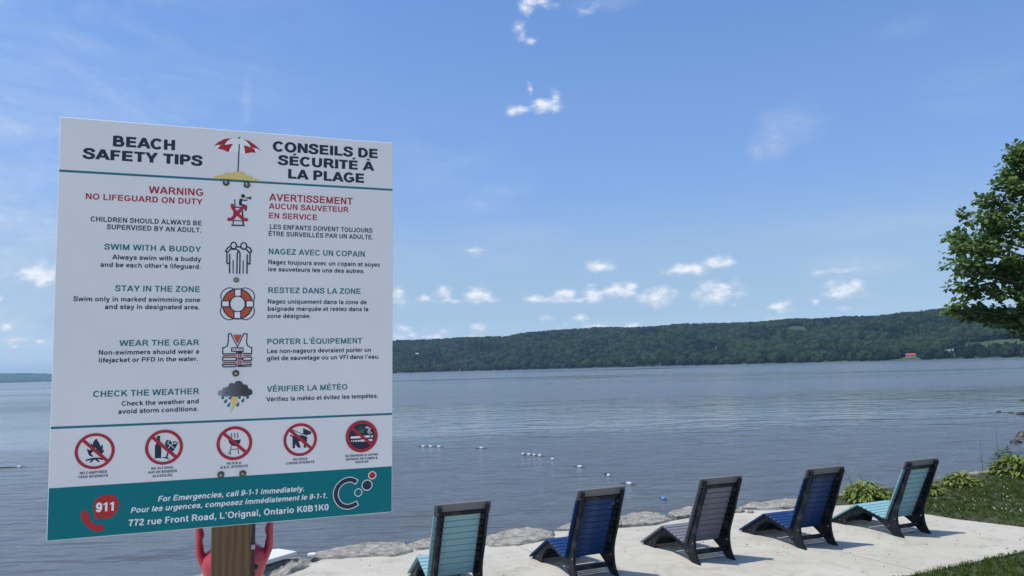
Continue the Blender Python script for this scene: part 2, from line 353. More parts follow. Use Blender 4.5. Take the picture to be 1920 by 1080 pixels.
# far shore ----------------------------------------------------------
def lerp_tab(a, T):
    xs = [t[0] for t in T]
    return [np.interp(a, xs, [t[i] for t in T]) for i in range(1, len(T[0]))]
RIDGE = [(-0.30, .012), (-0.2, .033), (-0.1575, 0.0381), (-0.1155, 0.0386), (-0.0659, 0.0409), (-0.009, 0.0395), (0.0161, 0.0445), (0.0626, 0.0475), (0.1192, 0.0471), (0.1682, 0.0469), (0.2096, 0.0482), (0.25, .0468),
         (0.3031, 0.0472), (0.3417, 0.0482), (0.3944, 0.0462), (0.4276, 0.048), (0.4854, 0.0495), (0.5397, 0.0491), (0.5758, 0.0493), (0.6005, 0.0489), (0.8, .05), (1.15, .03)]
RS = [(-0.30, 2700), (-0.1575, 2250), (0.1, 1800), (0.25, 1620), (0.48, 1400), (0.6, 1330), (0.8, 1250), (1.15, 1200)]
def hill_z(A, Rr, noise_on=True):
    el, = lerp_tab(A, RIDGE); rs, = lerp_tab(A, RS)
    rr = rs + 1000
    H = (el * rr + 2.4 - 11.0)
    t = np.clip((Rr - rs - 25) / (rr - rs - 25), 0, 1)
    S = np.sin(t * np.pi / 2) ** 1.25
    z = WATER_Z - 1.0 + np.clip((Rr - rs) / 12, -1, 1) * 2.2 + np.clip((Rr - rs) / 60, 0, 1) * 2 + H * S
    z = np.where(Rr > rr, z - (Rr - rr) * 0.03, z)
    wob = 10 * np.sin(A * 61 + Rr * 0.006) * np.sin(Rr * 0.011 + A * 17) + 8 * np.sin(A * 37 - Rr * 0.008)
    return z + wob * np.clip((t - 0.05) * 3, 0, 1) * np.clip(1.15 - t, 0, 1), t
q = NT('hill_ground'); co = q.coord('World')
q.col(q.ramp(q.noise(co, 0.006, 5), [(0.4, (0.02, 0.04, 0.014)), (0.62, (0.055, 0.09, 0.03))])); q.set(Roughness=0.95)
AZ = np.linspace(-0.30, 1.15, 300); TR = np.concatenate([np.linspace(-10, 60, 8), np.linspace(80, 1300, 50)])
AA, TT = np.meshgrid(AZ, TR); RSA, = lerp_tab(AA, RS); RR = RSA + TT
ZZ, _ = hill_z(AA, RR)
V = np.stack([RR * np.sin(AA), RR * np.cos(AA), ZZ], -1).reshape(-1, 3)
idx = np.arange(V.shape[0]).reshape(AA.shape)
F = np.stack([idx[:-1, :-1], idx[:-1, 1:], idx[1:, 1:], idx[1:, :-1]], -1).reshape(-1, 4)
tag(pymesh('hills', V.tolist(), F.tolist(), q.m, smooth=True), kind='structure')

# far-off ridge and low wooded shore on the left
q = NT('far_ridge_woods'); co = q.coord('World')
q.col(q.ramp(q.noise(co, 0.02, 6, 0.7), [(0.35, (0.02, 0.04, 0.018)), (0.65, (0.06, 0.09, 0.03))])); q.set(Roughness=0.95)
for nm, r0, r1, T in (('distant_hills', 9300, 9900, [(-0.95, .006), (-0.75, .009), (-0.6009, 0.0100), (-0.5763, 0.0098), (-0.5534, 0.0084), (-0.5, .009), (-.4, .011), (-.3, .007)]),
                      ('far_shore', 6600, 6900, [(-0.95, .0022), (-0.6, .0028), (-.57, .0034), (-0.55, .0032), (-.4, .004), (-.25, .004)])):
    vv = []; nA = 900
    for i in range(nA + 1):
        a = -0.95 + (0.7) * i / nA
        e = float(np.interp(a, [t[0] for t in T], [t[1] for t in T]))
        hgt = e * r1 + 2.4 + 3.5 * fbm(a * 260, r0 * .01) + 5 * fbm(a * 30, r0 * .02)
        for r, z in ((r0, WATER_Z - 1), (r0 + 15, WATER_Z + min(8, hgt * .4)), ((r0 + r1) / 2, hgt * 0.8), (r1, hgt), (r1 + 200, hgt * .5)):
            vv.append((r * math.sin(a), r * math.cos(a), z))
    ff = [(5 * i + k, 5 * i + 5 + k, 5 * i + 6 + k, 5 * i + 1 + k) for i in range(nA) for k in range(4)]
    tag(pymesh(nm, vv, ff, q.m, smooth=True), kind='structure')

# forest: one mass of separate crowns, scattered with geometry nodes ---
def crown_mesh(name, kind, seed):
    bm = bmesh.new()
    if kind == 'broad':
        bmesh.ops.create_icosphere(bm, subdivisions=3, radius=1.0)
        for w in bm.verts:
            p = w.co.copy(); d = 1 + 0.30 * noise.noise(p * 2.1 + Vector((seed, 0, 0))) + 0.22 * noise.noise(p * 5 + Vector((0, seed, 0)))
            w.co = Vector((p.x * d, p.y * d, p.z * d * 1.15 + 0.75))
    else:
        n = 9
        for k in range(5):
            z0 = 0.1 + k * 0.48; r = 0.62 * (1 - k / 5.4)
            top = bm.verts.new((0, 0, z0 + 0.85)); ring = []
            for i in range(n):
                a = 2 * math.pi * i / n + k; rr = r * (1 + 0.3 * noise.noise(Vector((i * 1.7, k * 2.3, seed))))
                ring.append(bm.verts.new((rr * math.cos(a), rr * math.sin(a), z0 + 0.1 * noise.noise(Vector((i, k, seed))))))
            for i in range(n): bm.faces.new((ring[i], ring[(i + 1) % n], top))
    me = bpy.data.meshes.new(name); bm.to_mesh(me); bm.free()
    me.materials.append(MATS['forest_crowns'] if kind == 'broad' else MATS['forest_conifers'])
    return bpy.data.objects.new(name, me)
def forest_mat(name, dark, light):
    q = NT(name); oi = q.n('ShaderNodeObjectInfo'); co = q.coord('World'); oc = q.coord('Object')
    f1 = q.noise(co, 0.009, 5, 0.6)
    t = q.math('ADD', q.math('MULTIPLY', oi.outputs['Random'], 0.75), q.math('MULTIPLY', q.math('SUBTRACT', f1, 0.33), 1.25))
    c = q.ramp(t, [(0.12, dark), (0.55, tuple((a + b) / 2 for a, b in zip(dark, light))), (0.95, light)])
    n = q.noise(oc, 5, 5, 0.7)
    q.col(q.mix(q.ramp(n, [(0.38, (0, 0, 0)), (0.6, (1, 1, 1))]), q.mix(0.35, c, (0.01, 0.02, 0.008)), c)); q.set(Roughness=0.9); q.bump(n, 1.0, 1.4)
    q.b.inputs['Specular IOR Level'].default_value = 0.1
forest_mat('forest_crowns', (0.004, 0.013, 0.009), (0.042, 0.070, 0.024))
forest_mat('forest_conifers', (0.006, 0.018, 0.012), (0.016, 0.035, 0.018))
NF = 34000
A_ = nrg.uniform(-0.29, 1.12, NF); rs_, = lerp_tab(A_, RS)
D_ = nrg.uniform(0, 1, NF) ** 0.9 * 1060 + 6
R_ = rs_ + D_
Z_, T_ = hill_z(A_, R_)
X_, Y_ = R_ * np.sin(A_), R_ * np.cos(A_)
CLEAR = [(0.5826, 150, 0.055, 70), (0.362, 560, 0.014, 90), (-0.1284, 330, .004, 16), (0.486, 30, .010, 38), (0.527, 85, .009, 45), (0.63, 60, 0.05, 40)]
ok = np.ones(NF, bool)
for ca, cdist, wa, wd_ in CLEAR:
    ok &= (((A_ - ca) / wa) ** 2 + ((D_ - cdist) / wd_) ** 2) > 1
# conifer stands, more of them near the ridge
con = (np.sin(A_ * 43) * np.sin(D_ * 0.011 + A_ * 9) + nrg.normal(0, 0.35, NF)) > 0.62
con |= (D_ > 960) & (nrg.uniform(0, 1, NF) < 0.4)
kind = np.where(con, 3, nrg.integers(0, 3, NF))
S_ = np.where(con, nrg.uniform(4.5, 7.6, NF), 4.0 + 5.5 * nrg.uniform(0, 1, NF) ** 1.6)
S_ = np.where((D_ < 45) & ~con, S_ * 1.1, S_)
sel = np.where(ok)[0]
me = bpy.data.meshes.new('forest'); me.from_pydata(np.stack([X_, Y_, Z_ - 0.8], -1)[sel].tolist(), [], [])
at = me.attributes.new('tree_kind', 'INT', 'POINT'); at.data.foreach_set('value', kind[sel].astype(np.int32))
at = me.attributes.new('tree_size', 'FLOAT', 'POINT'); at.data.foreach_set('value', S_[sel].astype(np.float32))
at = me.attributes.new('tree_turn', 'FLOAT', 'POINT'); at.data.foreach_set('value', nrg.uniform(0, 6.28, len(sel)).astype(np.float32))
forest = bpy.data.objects.new('forest', me); COL.objects.link(forest)
tag(forest, 'dense green mixed forest covering the long hillside across the lake', 'forest', kind='stuff')
ng = bpy.data.node_groups.new('scatter', 'GeometryNodeTree')
ng.interface.new_socket('Geometry', in_out='INPUT', socket_type='NodeSocketGeometry')
ng.interface.new_socket('Geometry', in_out='OUTPUT', socket_type='NodeSocketGeometry')
gi = ng.nodes.new('NodeGroupInput'); go = ng.nodes.new('NodeGroupOutput'); jg = ng.nodes.new('GeometryNodeJoinGeometry')
def gattr(n, t):
    q = ng.nodes.new('GeometryNodeInputNamedAttribute'); q.data_type = t; q.inputs[0].default_value = n
    return [o for o in q.outputs if o.enabled and o.name == 'Attribute'][0]
ak, asz, atu = gattr('tree_kind', 'INT'), gattr('tree_size', 'FLOAT'), gattr('tree_turn', 'FLOAT')
cx = ng.nodes.new('ShaderNodeCombineXYZ'); ng.links.new(atu, cx.inputs[2])
for k in range(4):
    src = crown_mesh('crown_shape', 'cone' if k == 3 else 'broad', 3.7 * k)
    ob = ng.nodes.new('GeometryNodeObjectInfo'); ob.inputs[0].default_value = src
    cmp_ = ng.nodes.new('FunctionNodeCompare'); cmp_.data_type = 'INT'; cmp_.operation = 'EQUAL'
    ii = [s for s in cmp_.inputs if s.enabled]; ng.links.new(ak, ii[0]); ii[1].default_value = k
    ip = ng.nodes.new('GeometryNodeInstanceOnPoints')
    ng.links.new(gi.outputs[0], ip.inputs['Points']); ng.links.new(cmp_.outputs[0], ip.inputs['Selection'])
    ng.links.new(ob.outputs['Geometry'], ip.inputs['Instance'])
    ng.links.new(cx.outputs[0], ip.inputs['Rotation']); ng.links.new(asz, ip.inputs['Scale'])
    ng.links.new(ip.outputs[0], jg.inputs[0])
ng.links.new(jg.outputs[0], go.inputs[0])
md = forest.modifiers.new('scatter', 'NODES'); md.node_group = ng

# haze: one closed box of even pale air -------------------------------
HAZE = 0.00007
if HAZE:
    m = bpy.data.materials.new('haze'); m.use_nodes = True; t = m.node_tree; t.nodes.clear()
    pv = t.nodes.new('ShaderNodeVolumePrincipled'); pv.inputs['Density'].default_value = HAZE; pv.inputs['Color'].default_value = (0.42, 0.68, 1.0, 1)
    pv.inputs['Anisotropy'].default_value = 0.2
    oo = t.nodes.new('ShaderNodeOutputMaterial'); t.links.new(pv.outputs[0], oo.inputs['Volume'])
    bm = bmesh.new(); add_box(bm, (-2200, 5450, 88), (17800, 11200, 196)); tag(bmobj('haze', bm, m), kind='stuff')
    bpy.data.objects['haze'].location = (0, 0, 0)

# ------------------------------------------------------------------ shoreline rocks
q = NT('limestone'); co = q.coord('World')
a = q.noise(co, 7, 9, 0.75, 0.3); b = q.noise(co, 22, 8, 0.8); cr = q.n('ShaderNodeTexVoronoi', feature='DISTANCE_TO_EDGE'); cr.inputs['Scale'].default_value = 5.5
cm_ = q.coord('World', (1.0, 1.6, 3.0)); q.l(q.mix(0.25, cm_, q.n('ShaderNodeTexNoise').outputs['Color']), cr.inputs['Vector'])
base = q.ramp(a, [(0.3, (0.17, 0.162, 0.146)), (0.5, (0.33, 0.315, 0.28)), (0.68, (0.50, 0.475, 0.42))])
base = q.mix(q.ramp(b, [(0.60, (0, 0, 0)), (0.68, (0.9, 0.9, 0.9))]), base, (0.55, 0.53, 0.48))
base = q.mix(q.ramp(b, [(0.30, (1, 1, 1)), (0.40, (0, 0, 0))]), base, (0.05, 0.048, 0.042))
crk = q.ramp(cr.outputs['Distance'], [(0.0, (0, 0, 0)), (0.03, (1, 1, 1))])
base = q.mix(q.mix(0.5, crk, (1, 1, 1)), (0.1, 0.095, 0.085), base)
q.col(base); q.set(Roughness=0.9)
q.b.inputs['Specular IOR Level'].default_value = 0.2; n_ = q.bump(b, 0.8, 0.02); n_ = q.bump(a, 0.7, 0.05, n_); q.bump(crk, 0.6, 0.02, n_)
ROCK = q.m
q = NT('wet_rock'); co = q.coord('World'); q.col(q.ramp(q.noise(co, 6, 6), [(0.4, (0.02, 0.018, 0.016)), (0.7, (0.07, 0.06, 0.05))])); q.set(Roughness=0.35); q.bump(q.noise(co, 14, 6), 0.8, 0.03)
WET = q.m
def rock(poly, ztop, zbot, label, group=None, seed=0, tilt=(0, 0), mat=None, amp=0.03, name='shore_rock', grow=1.0, cat='rock'):
    cx = sum(p[0] for p in poly) / len(poly); cy = sum(p[1] for p in poly) / len(poly)
    P = []
    n = len(poly)
    for i in range(n):
        x0, y0 = poly[i]; x1, y1 = poly[(i + 1) % n]
        m = max(2, int(math.hypot(x1 - x0, y1 - y0) / 0.09))
        for k in range(m): P.append((x0 + (x1 - x0) * k / m - cx, y0 + (y1 - y0) * k / m - cy))
    Q = []
    for i, (x, y) in enumerate(P):
        d = grow * (1 + 0.5 * amp * fbm((x + cx) * 4 + seed, (y + cy) * 4)); ang = math.atan2(y, x)
        j = 0.035 * fbm((x + cx) * 9, (y + cy) * 9, seed)
        Q.append((x * d + j * math.cos(ang), y * d + j * math.sin(ang)))
    bm = bmesh.new(); rings = []
    for s, dz, kind in ((0.97, zbot - ztop, 'b'), (1.03, -(ztop - zbot) * 0.55, 'b'), (1.02, -0.10, 'e'), (1.01, -0.045, 'e'), (0.985, -0.012, 'e'), (0.94, 0, 't'), (0.86, 0, 't'), (0.74, 0, 't'), (0.6, 0, 't'), (0.44, 0, 't'), (0.28, 0, 't'), (0.12, 0, 't')):
        ring = []
        for (x, y) in Q:
            X, Y = x * s, y * s
            wx, wy = X + cx, Y + cy
            lay = fbm(wx * 2.3 + seed, wy * 2.3, seed * .7, 5)
            z = ztop + dz
            if kind == 't': z += amp * (0.4 * lay + 0.6 * math.floor(lay * 3.2) / 3.2) + 0.014 * fbm(wx * 16, wy * 16, seed)
            elif kind == 'e': z += amp * 0.5 * lay; k2 = 1 + 0.05 * fbm(wx * 7, wy * 7, z * 20); X *= k2; Y *= k2
            z += tilt[0] * X + tilt[1] * Y if kind != 'b' else 0
            ring.append(bm.verts.new((X, Y, z)))
        rings.append(ring)
    m = len(Q)
    for r0, r1 in zip(rings, rings[1:]):
        for i in range(m): bm.faces.new((r0[i], r0[(i + 1) % m], r1[(i + 1) % m], r1[i]))
    bm.faces.new(rings[-1]); bm.faces.new(rings[0][::-1])
    o = bmobj(name, bm, mat or ROCK); o.location = (cx, cy, 0)
    return tag(o, label, cat, group)
G_R = 'flat limestone slabs along the patio edge'
rock([(-2.74, 10.16), (-2.78, 10.5), (-2.48, 10.72), (-2.05, 10.92), (-1.62, 10.9), (-1.42, 10.45), (-1.66, 10.2), (-1.95, 10.24), (-2.34, 10.16)], 0.035, -0.8, 'long grey slab rock between the white board and the first pale blue chair', G_R, 1, amp=.03)
rock([(-1.58, 10.78), (-1.36, 11.06), (-1.0, 11.2), (-0.5, 11.15), (-0.5, 10.66), (-0.95, 10.6), (-1.2, 10.58), (-1.42, 10.5)], 0.04, -0.8, 'low pale rock largely hidden behind the back of the first pale blue chair', G_R, 2)
rock([(-0.47, 11.1), (-0.25, 11.45), (0.05, 11.62), (0.36, 11.6), (0.5, 11.3), (0.5, 11.0), (0.22, 10.78), (0.0, 10.64), (-0.42, 10.6)], 0.035, -0.8, 'broad speckled grey rock between the first pale blue chair and the blue chair beside it', G_R, 3)
rock([(0.56, 11.5), (0.74, 11.86), (1.15, 12.1), (1.6, 12.2), (1.58, 11.72), (1.05, 11.6), (0.72, 11.52)], 0.04, -0.8, 'small tan rock showing just left of the nearer dark blue chair back', G_R, 4)
rock([(1.62, 12.3), (1.98, 12.56), (2.3, 12.5), (2.42, 12.05), (2.1, 11.8), (1.6, 11.7)], 0.035, -0.8, 'wide rough rock between the nearer dark blue chair and the grey chair', G_R, 5, amp=.035)
rock([(2.44, 12.44), (2.6, 12.72), (2.95, 12.88), (3.35, 12.95), (3.66, 12.9), (3.52, 12.56), (3.12, 12.42), (2.75, 12.28), (2.5, 12.14)], 0.045, -0.8, 'tan flat rock behind the left edge of the grey chair', G_R, 6)
rock([(3.72, 12.95), (4.24, 13.3), (4.73, 13.52), (5.1, 13.6), (5.45, 13.62), (5.5, 13.3), (5.1, 12.98), (4.6, 12.78), (4.05, 12.76), (3.75, 12.86)], 0.035, -0.8, 'long cracked rock ledge between the grey chair and the farther dark blue chair', G_R, 7, amp=.035)
rock([(5.55, 13.66), (6.0, 14.1), (6.75, 14.4), (7.1, 14.3), (6.95, 13.85), (6.3, 13.5), (5.75, 13.2), (5.5, 13.25)], 0.03, -0.8, 'pale flat rock beside the hosta behind the farther pale blue chair', G_R, 8)
rock([(7.15, 14.4), (7.6, 14.85), (8.2, 15.05), (8.4, 14.75), (8.0, 14.25), (7.3, 13.95)], 0.04, -0.8, 'pinkish flat rock just right of the farther pale blue chair back', G_R, 9)
rock([(8.45, 14.95), (9.3, 15.75), (10.0, 16.2), (10.3, 16.05), (9.7, 15.5), (9.0, 15.0), (8.5, 14.75)], 0.045, -0.8, 'brown bank rock between the two hostas at the right edge', G_R, 10)
rock([(10.4, 16.1), (11.5, 17.2), (12.6, 18.1), (12.9, 17.8), (11.8, 16.7), (10.7, 15.85)], 0.035, -0.8, 'far bank rock beyond the rightmost hosta', G_R, 13)
rock([(-3.3, 9.75), (-3.05, 10.22), (-2.85, 10.12), (-2.6, 10.0), (-2.68, 9.76), (-2.85, 9.4), (-3.05, 9.2), (-3.3, 9.3)], 0.035, -0.8, 'jagged dark grey rock under the white board behind the sign post', G_R, 11, amp=.08)
rock([(-4.3, 9.35), (-4.0, 9.75), (-3.6, 9.95), (-3.38, 9.7), (-3.4, 9.1), (-3.8, 8.95), (-4.2, 9.05)], -0.02, -0.8, 'low brown rock left of the sign post at the bottom edge', G_R, 12, mat=ROCK)
# stones breaking the surface, far right
def pebble(x, y, sx, sy, h, label, seed):
    bm = bmesh.new(); bmesh.ops.create_icosphere(bm, subdivisions=3, radius=1.0)
    for w in bm.verts:
        d = 1 + 0.25 * noise.noise(w.co * 1.6 + Vector((seed, 0, 0))) + 0.08 * noise.noise(w.co * 5)
        w.co = Vector((w.co.x * sx * d, w.co.y * sy * d, w.co.z * h * d))
    o = bmobj('lake_stone', bm, WET, smooth=True); o.location = (x, y, WATER_Z)
    tag(o, label, 'rock', 'dark stones breaking the water surface')
pebble(16.86, 25.66, .20, .12, .10, 'dark rounded stone in the water, left one of the nearer pair', 1)
pebble(18.45, 27.5, .34, .2, .2, 'brown stone in the water cut by the right picture edge', 2)
pebble(25.46, 39.87, .12, .1, .06, 'tiny far stone in the lake, leftmost of the far three', 3)
pebble(25.45, 38.91, .13, .1, .06, 'tiny far stone in the lake, middle one of the far three', 4)
pebble(25.4, 37.7, .5, .2, .12, 'long low far stone in the lake at the right picture edge', 5)
# stony bits along the patio rim
def chip(x, y, s, label, seed, mat=None):
    bm = bmesh.new(); bmesh.ops.create_icosphere(bm, subdivisions=2, radius=1.0)
    for w in bm.verts:
        d = 1 + 0.35 * noise.noise(w.co * 1.9 + Vector((seed, 0, 0)))
        w.co = Vector((w.co.x * s * d, w.co.y * s * .7 * d, w.co.z * s * .4 * d))
    o = bmobj('loose_stone', bm, mat or ROCK); o.location = (x, y, float(ground_z([x], [y])[0]) + .075 if y < 12.85 and inside(np.array([x]), np.array([y]), PATIO)[0] else 0.06 + s * .2)
    if inside(np.array([x]), np.array([y]), PATIO)[0]: o.location.z = s * .2
    tag(o, label, 'stone', 'small loose stones on the patio rim')
chip(3.62, 12.55, .085, 'small pale stone lying right of the grey chair back', 1)
chip(3.78, 12.48, .06, 'tiny white stone lying right of the grey chair back', 2)
chip(-2.72, 10.12, .07, 'white stone chip at the left end of the long slab rock', 3, simple('white_stone', (.62, .61, .58), .8))

# ------------------------------------------------------------------ white board resting on the rocks, left of the patio
WB = simple('board_white', (0.62, 0.63, 0.62), 0.6, 0.08, 12)
bm = bmesh.new()
prism(bm, [(-3.78, 9.92), (-3.17, 10.16), (-2.88, 9.98), (-3.16, 9.5), (-3.85, 9.35)], (1, 0, 0), (0, 1, 0), (0, 0, 1), 0.10, 0.155, 0.006)
tag(bmobj('flat_board', bm, WB), 'white flat board lying on the rock right behind the sign post', 'board')

# ------------------------------------------------------------------ lounge chairs
def plastic(name, c, rough=0.45):
    q = NT(name); co = q.coord('Object'); oi = q.n('ShaderNodeObjectInfo')
    f = q.noise(q.coord('Object', (2, 14, 14)), 6, 5, 0.6)
    cc = q.mix(f, tuple(v * .88 for v in c), tuple(min(1, v * 1.1) for v in c))
    cc = q.mix(q.math('MULTIPLY', oi.outputs['Random'], 0.14), cc, tuple(v * .7 for v in c))
    sc_ = q.noise(q.coord('Object', (3, 40, 3)), 9, 8, 0.8, 0.5); du = q.noise(co, 5, 6, 0.7)
    cc = q.mix(q.ramp(sc_, [(0.66, (0, 0, 0)), (0.72, (0.35, 0.35, 0.35))]), cc, (.42, .44, .46))
    cc = q.mix(q.ramp(du, [(0.5, (0, 0, 0)), (0.8, (0.16, 0.16, 0.16))]), cc, (.40, .38, .34))
    q.col(cc); q.set(Roughness=rough); q.b.inputs['Specular IOR Level'].default_value = 0.22; q.bump(q.noise(co, 260, 3), 0.12, 0.002); return q.m
TEAL = plastic('teal_plastic', (0.23, 0.42, 0.455)); BLUE = plastic('blue_plastic', (0.009, 0.040, 0.135)); GREY = plastic('grey_plastic', (0.165, 0.17, 0.20))
BLACK = plastic('black_plastic', (0.008, 0.011, 0.017), 0.55); DKGREY = plastic('charcoal_plastic', (0.16, 0.17, 0.175)); STEEL = simple('steel', (0.6, 0.6, 0.58), 0.3, .05, metal=1.0)
PANEL = [(-1.262, 0.0), (-0.995, 0.0), (-0.972, .065), (-.945, .1), (-.90, .15), (-.85, .188), (-.79, .216), (-.73, .234), (-.68, .24), (-.62, .239), (-.56, .23), (-.50, .214), (-.44, .192), (-.38, .166), (-.32, .134),
         (-.27, .10), (-.225, .068), (-.18, .03), (-.14, 0.0), (0.012, 0.0), (0.0, .008), (-.035, .05), (-.062, .11), (-.080, .175), (-.084, .25), (-.072, .32), (-.045, .40), (.0, .495), (.06, .63), (.12, .78), (.18, .92), (.218, 1.0), (.216, 1.02), (.2, 1.03), (.178, 1.024), (.158, 1.0),
         (-.228, .218), (-.245, .206), (-.262, .212), (-.70, .326), (-.715, .327), (-.73, .32), (-1.268, .018)]
BK0, BK1 = Vector((-.245, 0, .205)), Vector((.178, 0, 1.045))   # front face line of the back
ST1 = Vector((-.712, 0, .328)); LG1 = Vector((-1.275, 0, .014))
def slat_row(a, b, n, gap, thick, half, name, mat, parent, first=0, label=None):
    """n boards laid along the line a-b, sitting on its outer side"""
    d = b - a; L = d.length; t = d / L; up = Vector((-t.z, 0, t.x)) if (t.x > 0) == (t.z > 0) else Vector((-t.z, 0, t.x))
    if up.z < 0: up = -up
    if name == 'back_slat' or name == 'head_board': up = Vector((-abs(t.z), 0, abs(t.x)))
    w = (L - gap * (n - 1)) / n
    me = None
    for i in range(n):
        c = a + t * (w / 2 + i * (w + gap)) + up * (thick / 2 + 0.0015)
        if me is None:
            bm = bmesh.new(); add_box(bm, (0, 0, 0), (w, half * 2, thick), 0.004)
            o = bmobj(name, bm, mat, parent); me = o.data
        else:
            o = bpy.data.objects.new(name, me); COL.objects.link(o); o.parent = parent
        o.location = c
        X = t; Z = up; Y = Z.cross(X)
        o.rotation_euler = Matrix((X, Y, Z)).transposed().to_euler()
        if label: o['label'] = label
HW, HP, PT = 0.311, 0.2715, 0.028
def make_chair(loc, heading, mat, label, legmat=None):
    """local +X points to the rear of the chair (away from the water)"""
    t = empty('lounge_chair', loc, heading, label, 'lounge chair', 'lounge chairs in a row facing the lake')
    for s in (-1, 1):
        bm = bmesh.new(); d1 = s * HP; d0 = s * (HP - PT)
        prism(bm, PANEL, (1, 0, 0), (0, 0, 1), (0, 1, 0), min(d0, d1), max(d0, d1), 0.003)
        bmobj('side_panel', bm, BLACK, t)
        # toothed batten behind the back slats, inside each panel
        bm = bmesh.new(); dv = (BK1 - BK0); L = dv.length; tt = dv / L; nn = Vector((tt.z, 0, -tt.x)); ang = math.atan2(tt.z, tt.x)
        for i in range(10):
            u = 0.03 + i * 0.0795
            p = BK0 + tt * (u + 0.03) + nn * 0.020; p.y = s * (HP - PT - 0.022)
            add_box(bm, p, (0.058, 0.040, 0.034), 0, Matrix.Rotation(-ang, 3, 'Y'))
        bmobj('slat_batten', bm, BLACK, t)
        for u, z in ((-.228, .12), (-1.08, .062), (-.105, .235), (.155, .95)):
            bm = bmesh.new(); bmesh.ops.create_cone(bm, cap_ends=True, segments=10, radius1=0.0075, radius2=0.006, depth=0.006, matrix=Matrix.Rotation(math.pi / 2, 4, 'X'))
            o = bmobj('screw', bm, STEEL, t); o.location = (u, s * (HP + 0.003), z)
    for u, z in ((-.03, .235),):
        bm = bmesh.new(); bmesh.ops.create_cone(bm, cap_ends=True, segments=10, radius1=0.007, radius2=0.007, depth=0.006, matrix=Matrix.Rotation(math.pi / 2, 4, 'X'))
        o = bmobj('screw', bm, STEEL, t); o.location = (-.11, HP - PT - 0.003, .235)
    # back: ten coloured boards and the charcoal head board
    dv = (BK1 - BK0); L = dv.length; tt = dv / L
    slat_row(BK0 + tt * 0.012, BK0 + tt * (L - .142), 10, .008, .022, HW, 'back_slat', mat, t)
    slat_row(BK0 + tt * (L - .134), BK0 + tt * (L + .0), 1, 0, .024, HW, 'head_board', DKGREY, t)
    slat_row(BK0 + Vector((-.03, 0, .012)), ST1 + Vector((0.012, 0, 0)), 6, .012, .022, HW, 'seat_slat', mat, t)
    slat_row(ST1 + Vector((-.012, 0, -.004)), LG1, 8, .011, .022, HW, 'leg_slat', legmat or mat, t)
    yi = HP - PT
    for name, c, s, rot in (('rear_stretcher', (-.145, 0, .115), (.03, 2 * yi, .055), -.3), ('front_stretcher', (-1.05, 0, .06), (.03, 2 * yi, .06), .2), ('head_rail', (.128, 0, .938), (.022, 2 * yi, .045), .45)):
        bm = bmesh.new(); add_box(bm, (0, 0, 0), s, 0.003); o = bmobj(name, bm, BLACK, t); o.location = c; o.rotation_euler = (0, rot, 0)
    return t
def copy_thing(o, loc, heading, label, swap=None):
    c = o.copy(); COL.objects.link(c); c.location = loc; c.rotation_euler = (0, 0, heading); c['label'] = label
    for ch in o.children:
        d = ch.copy(); COL.objects.link(d); d.parent = c
        if swap and d.data and d.data.materials and d.data.materials[0] == swap[0]:
            d.material_slots[0].link = 'OBJECT'; d.material_slots[0].material = swap[1]
    return c
c1 = make_chair((-0.627, 8.192, 0), -1.225, TEAL, 'pale blue slatted lounge chair nearest the sign, cut by the bottom edge')
c2 = copy_thing(c1, (0.902, 8.880, 0), -1.181, 'dark blue slatted lounge chair with scratch marks on its back, second from the left', (TEAL, BLUE))
c3 = copy_thing(c1, (2.430, 9.473, 0), -1.187, 'all grey slatted lounge chair in the middle of the row', (TEAL, GREY))
c4 = copy_thing(c1, (3.950, 10.062, 0), -1.196, 'dark blue slatted lounge chair right of the grey one, no scratches', (TEAL, BLUE))
c5 = copy_thing(c1, (5.477, 10.581, 0), -1.165, 'pale blue slatted lounge chair farthest right beside the lawn', None)
# pale scratches on the back of the second chair
SCR = simple('scratch_white', (.55, .58, .62), .8)
for i, (v0, u0, u1) in enumerate(((0.175, .70, .735), (0.2, .70, .735), (0.15, .66, .675))):
    dv = (BK1 - BK0); tt = dv / dv.length
    bm = bmesh.new(); add_box(bm, (0, 0, 0), (u1 - u0, .003, .0012)); o = bmobj('scratch', bm, SCR, c2)
    p = BK0 + tt * ((u0 + u1) / 2) + Vector((tt.z, 0, -tt.x)) * -0.0008; p.y = v0; o.location = p; o.rotation_euler = (0, -math.atan2(tt.z, tt.x), 0)

# ------------------------------------------------------------------ swim line floats
FW = simple('float_white', (0.45, 0.47, 0.50), 0.35); FB = simple('float_blue', (0.10, 0.19, 0.42), 0.35); FD = simple('rope_dark', (0.02, 0.022, 0.03), 0.8)
def swim_float(x, y, turn, label, mat=FW, r=0.05):
    t = empty('swim_float', (x, y, WATER_Z), turn, label, 'buoy', 'floats of the swimming area line')
    bm = bmesh.new(); prof = [(-.08, .014), (-.076, .028), (-.055, r * .88), (-.02, r), (.02, r), (.055, r * .88), (.076, .028), (.08, .014)]
    tube(bm, [(p, 0, 0.01) for p, _ in prof], [rr for _, rr in prof], 12)
    bmobj('shell', bm, mat, t, smooth=True)
    bm = bmesh.new(); tube(bm, [(-.26, .02, 0.002), (-.18, 0, 0.006), (-.075, 0, .01), (.075, 0, .01), (.18, -.01, 0.004), (.24, 0, -.004)], .009, 6)
    bmobj('rope', bm, FD, t)
    return t
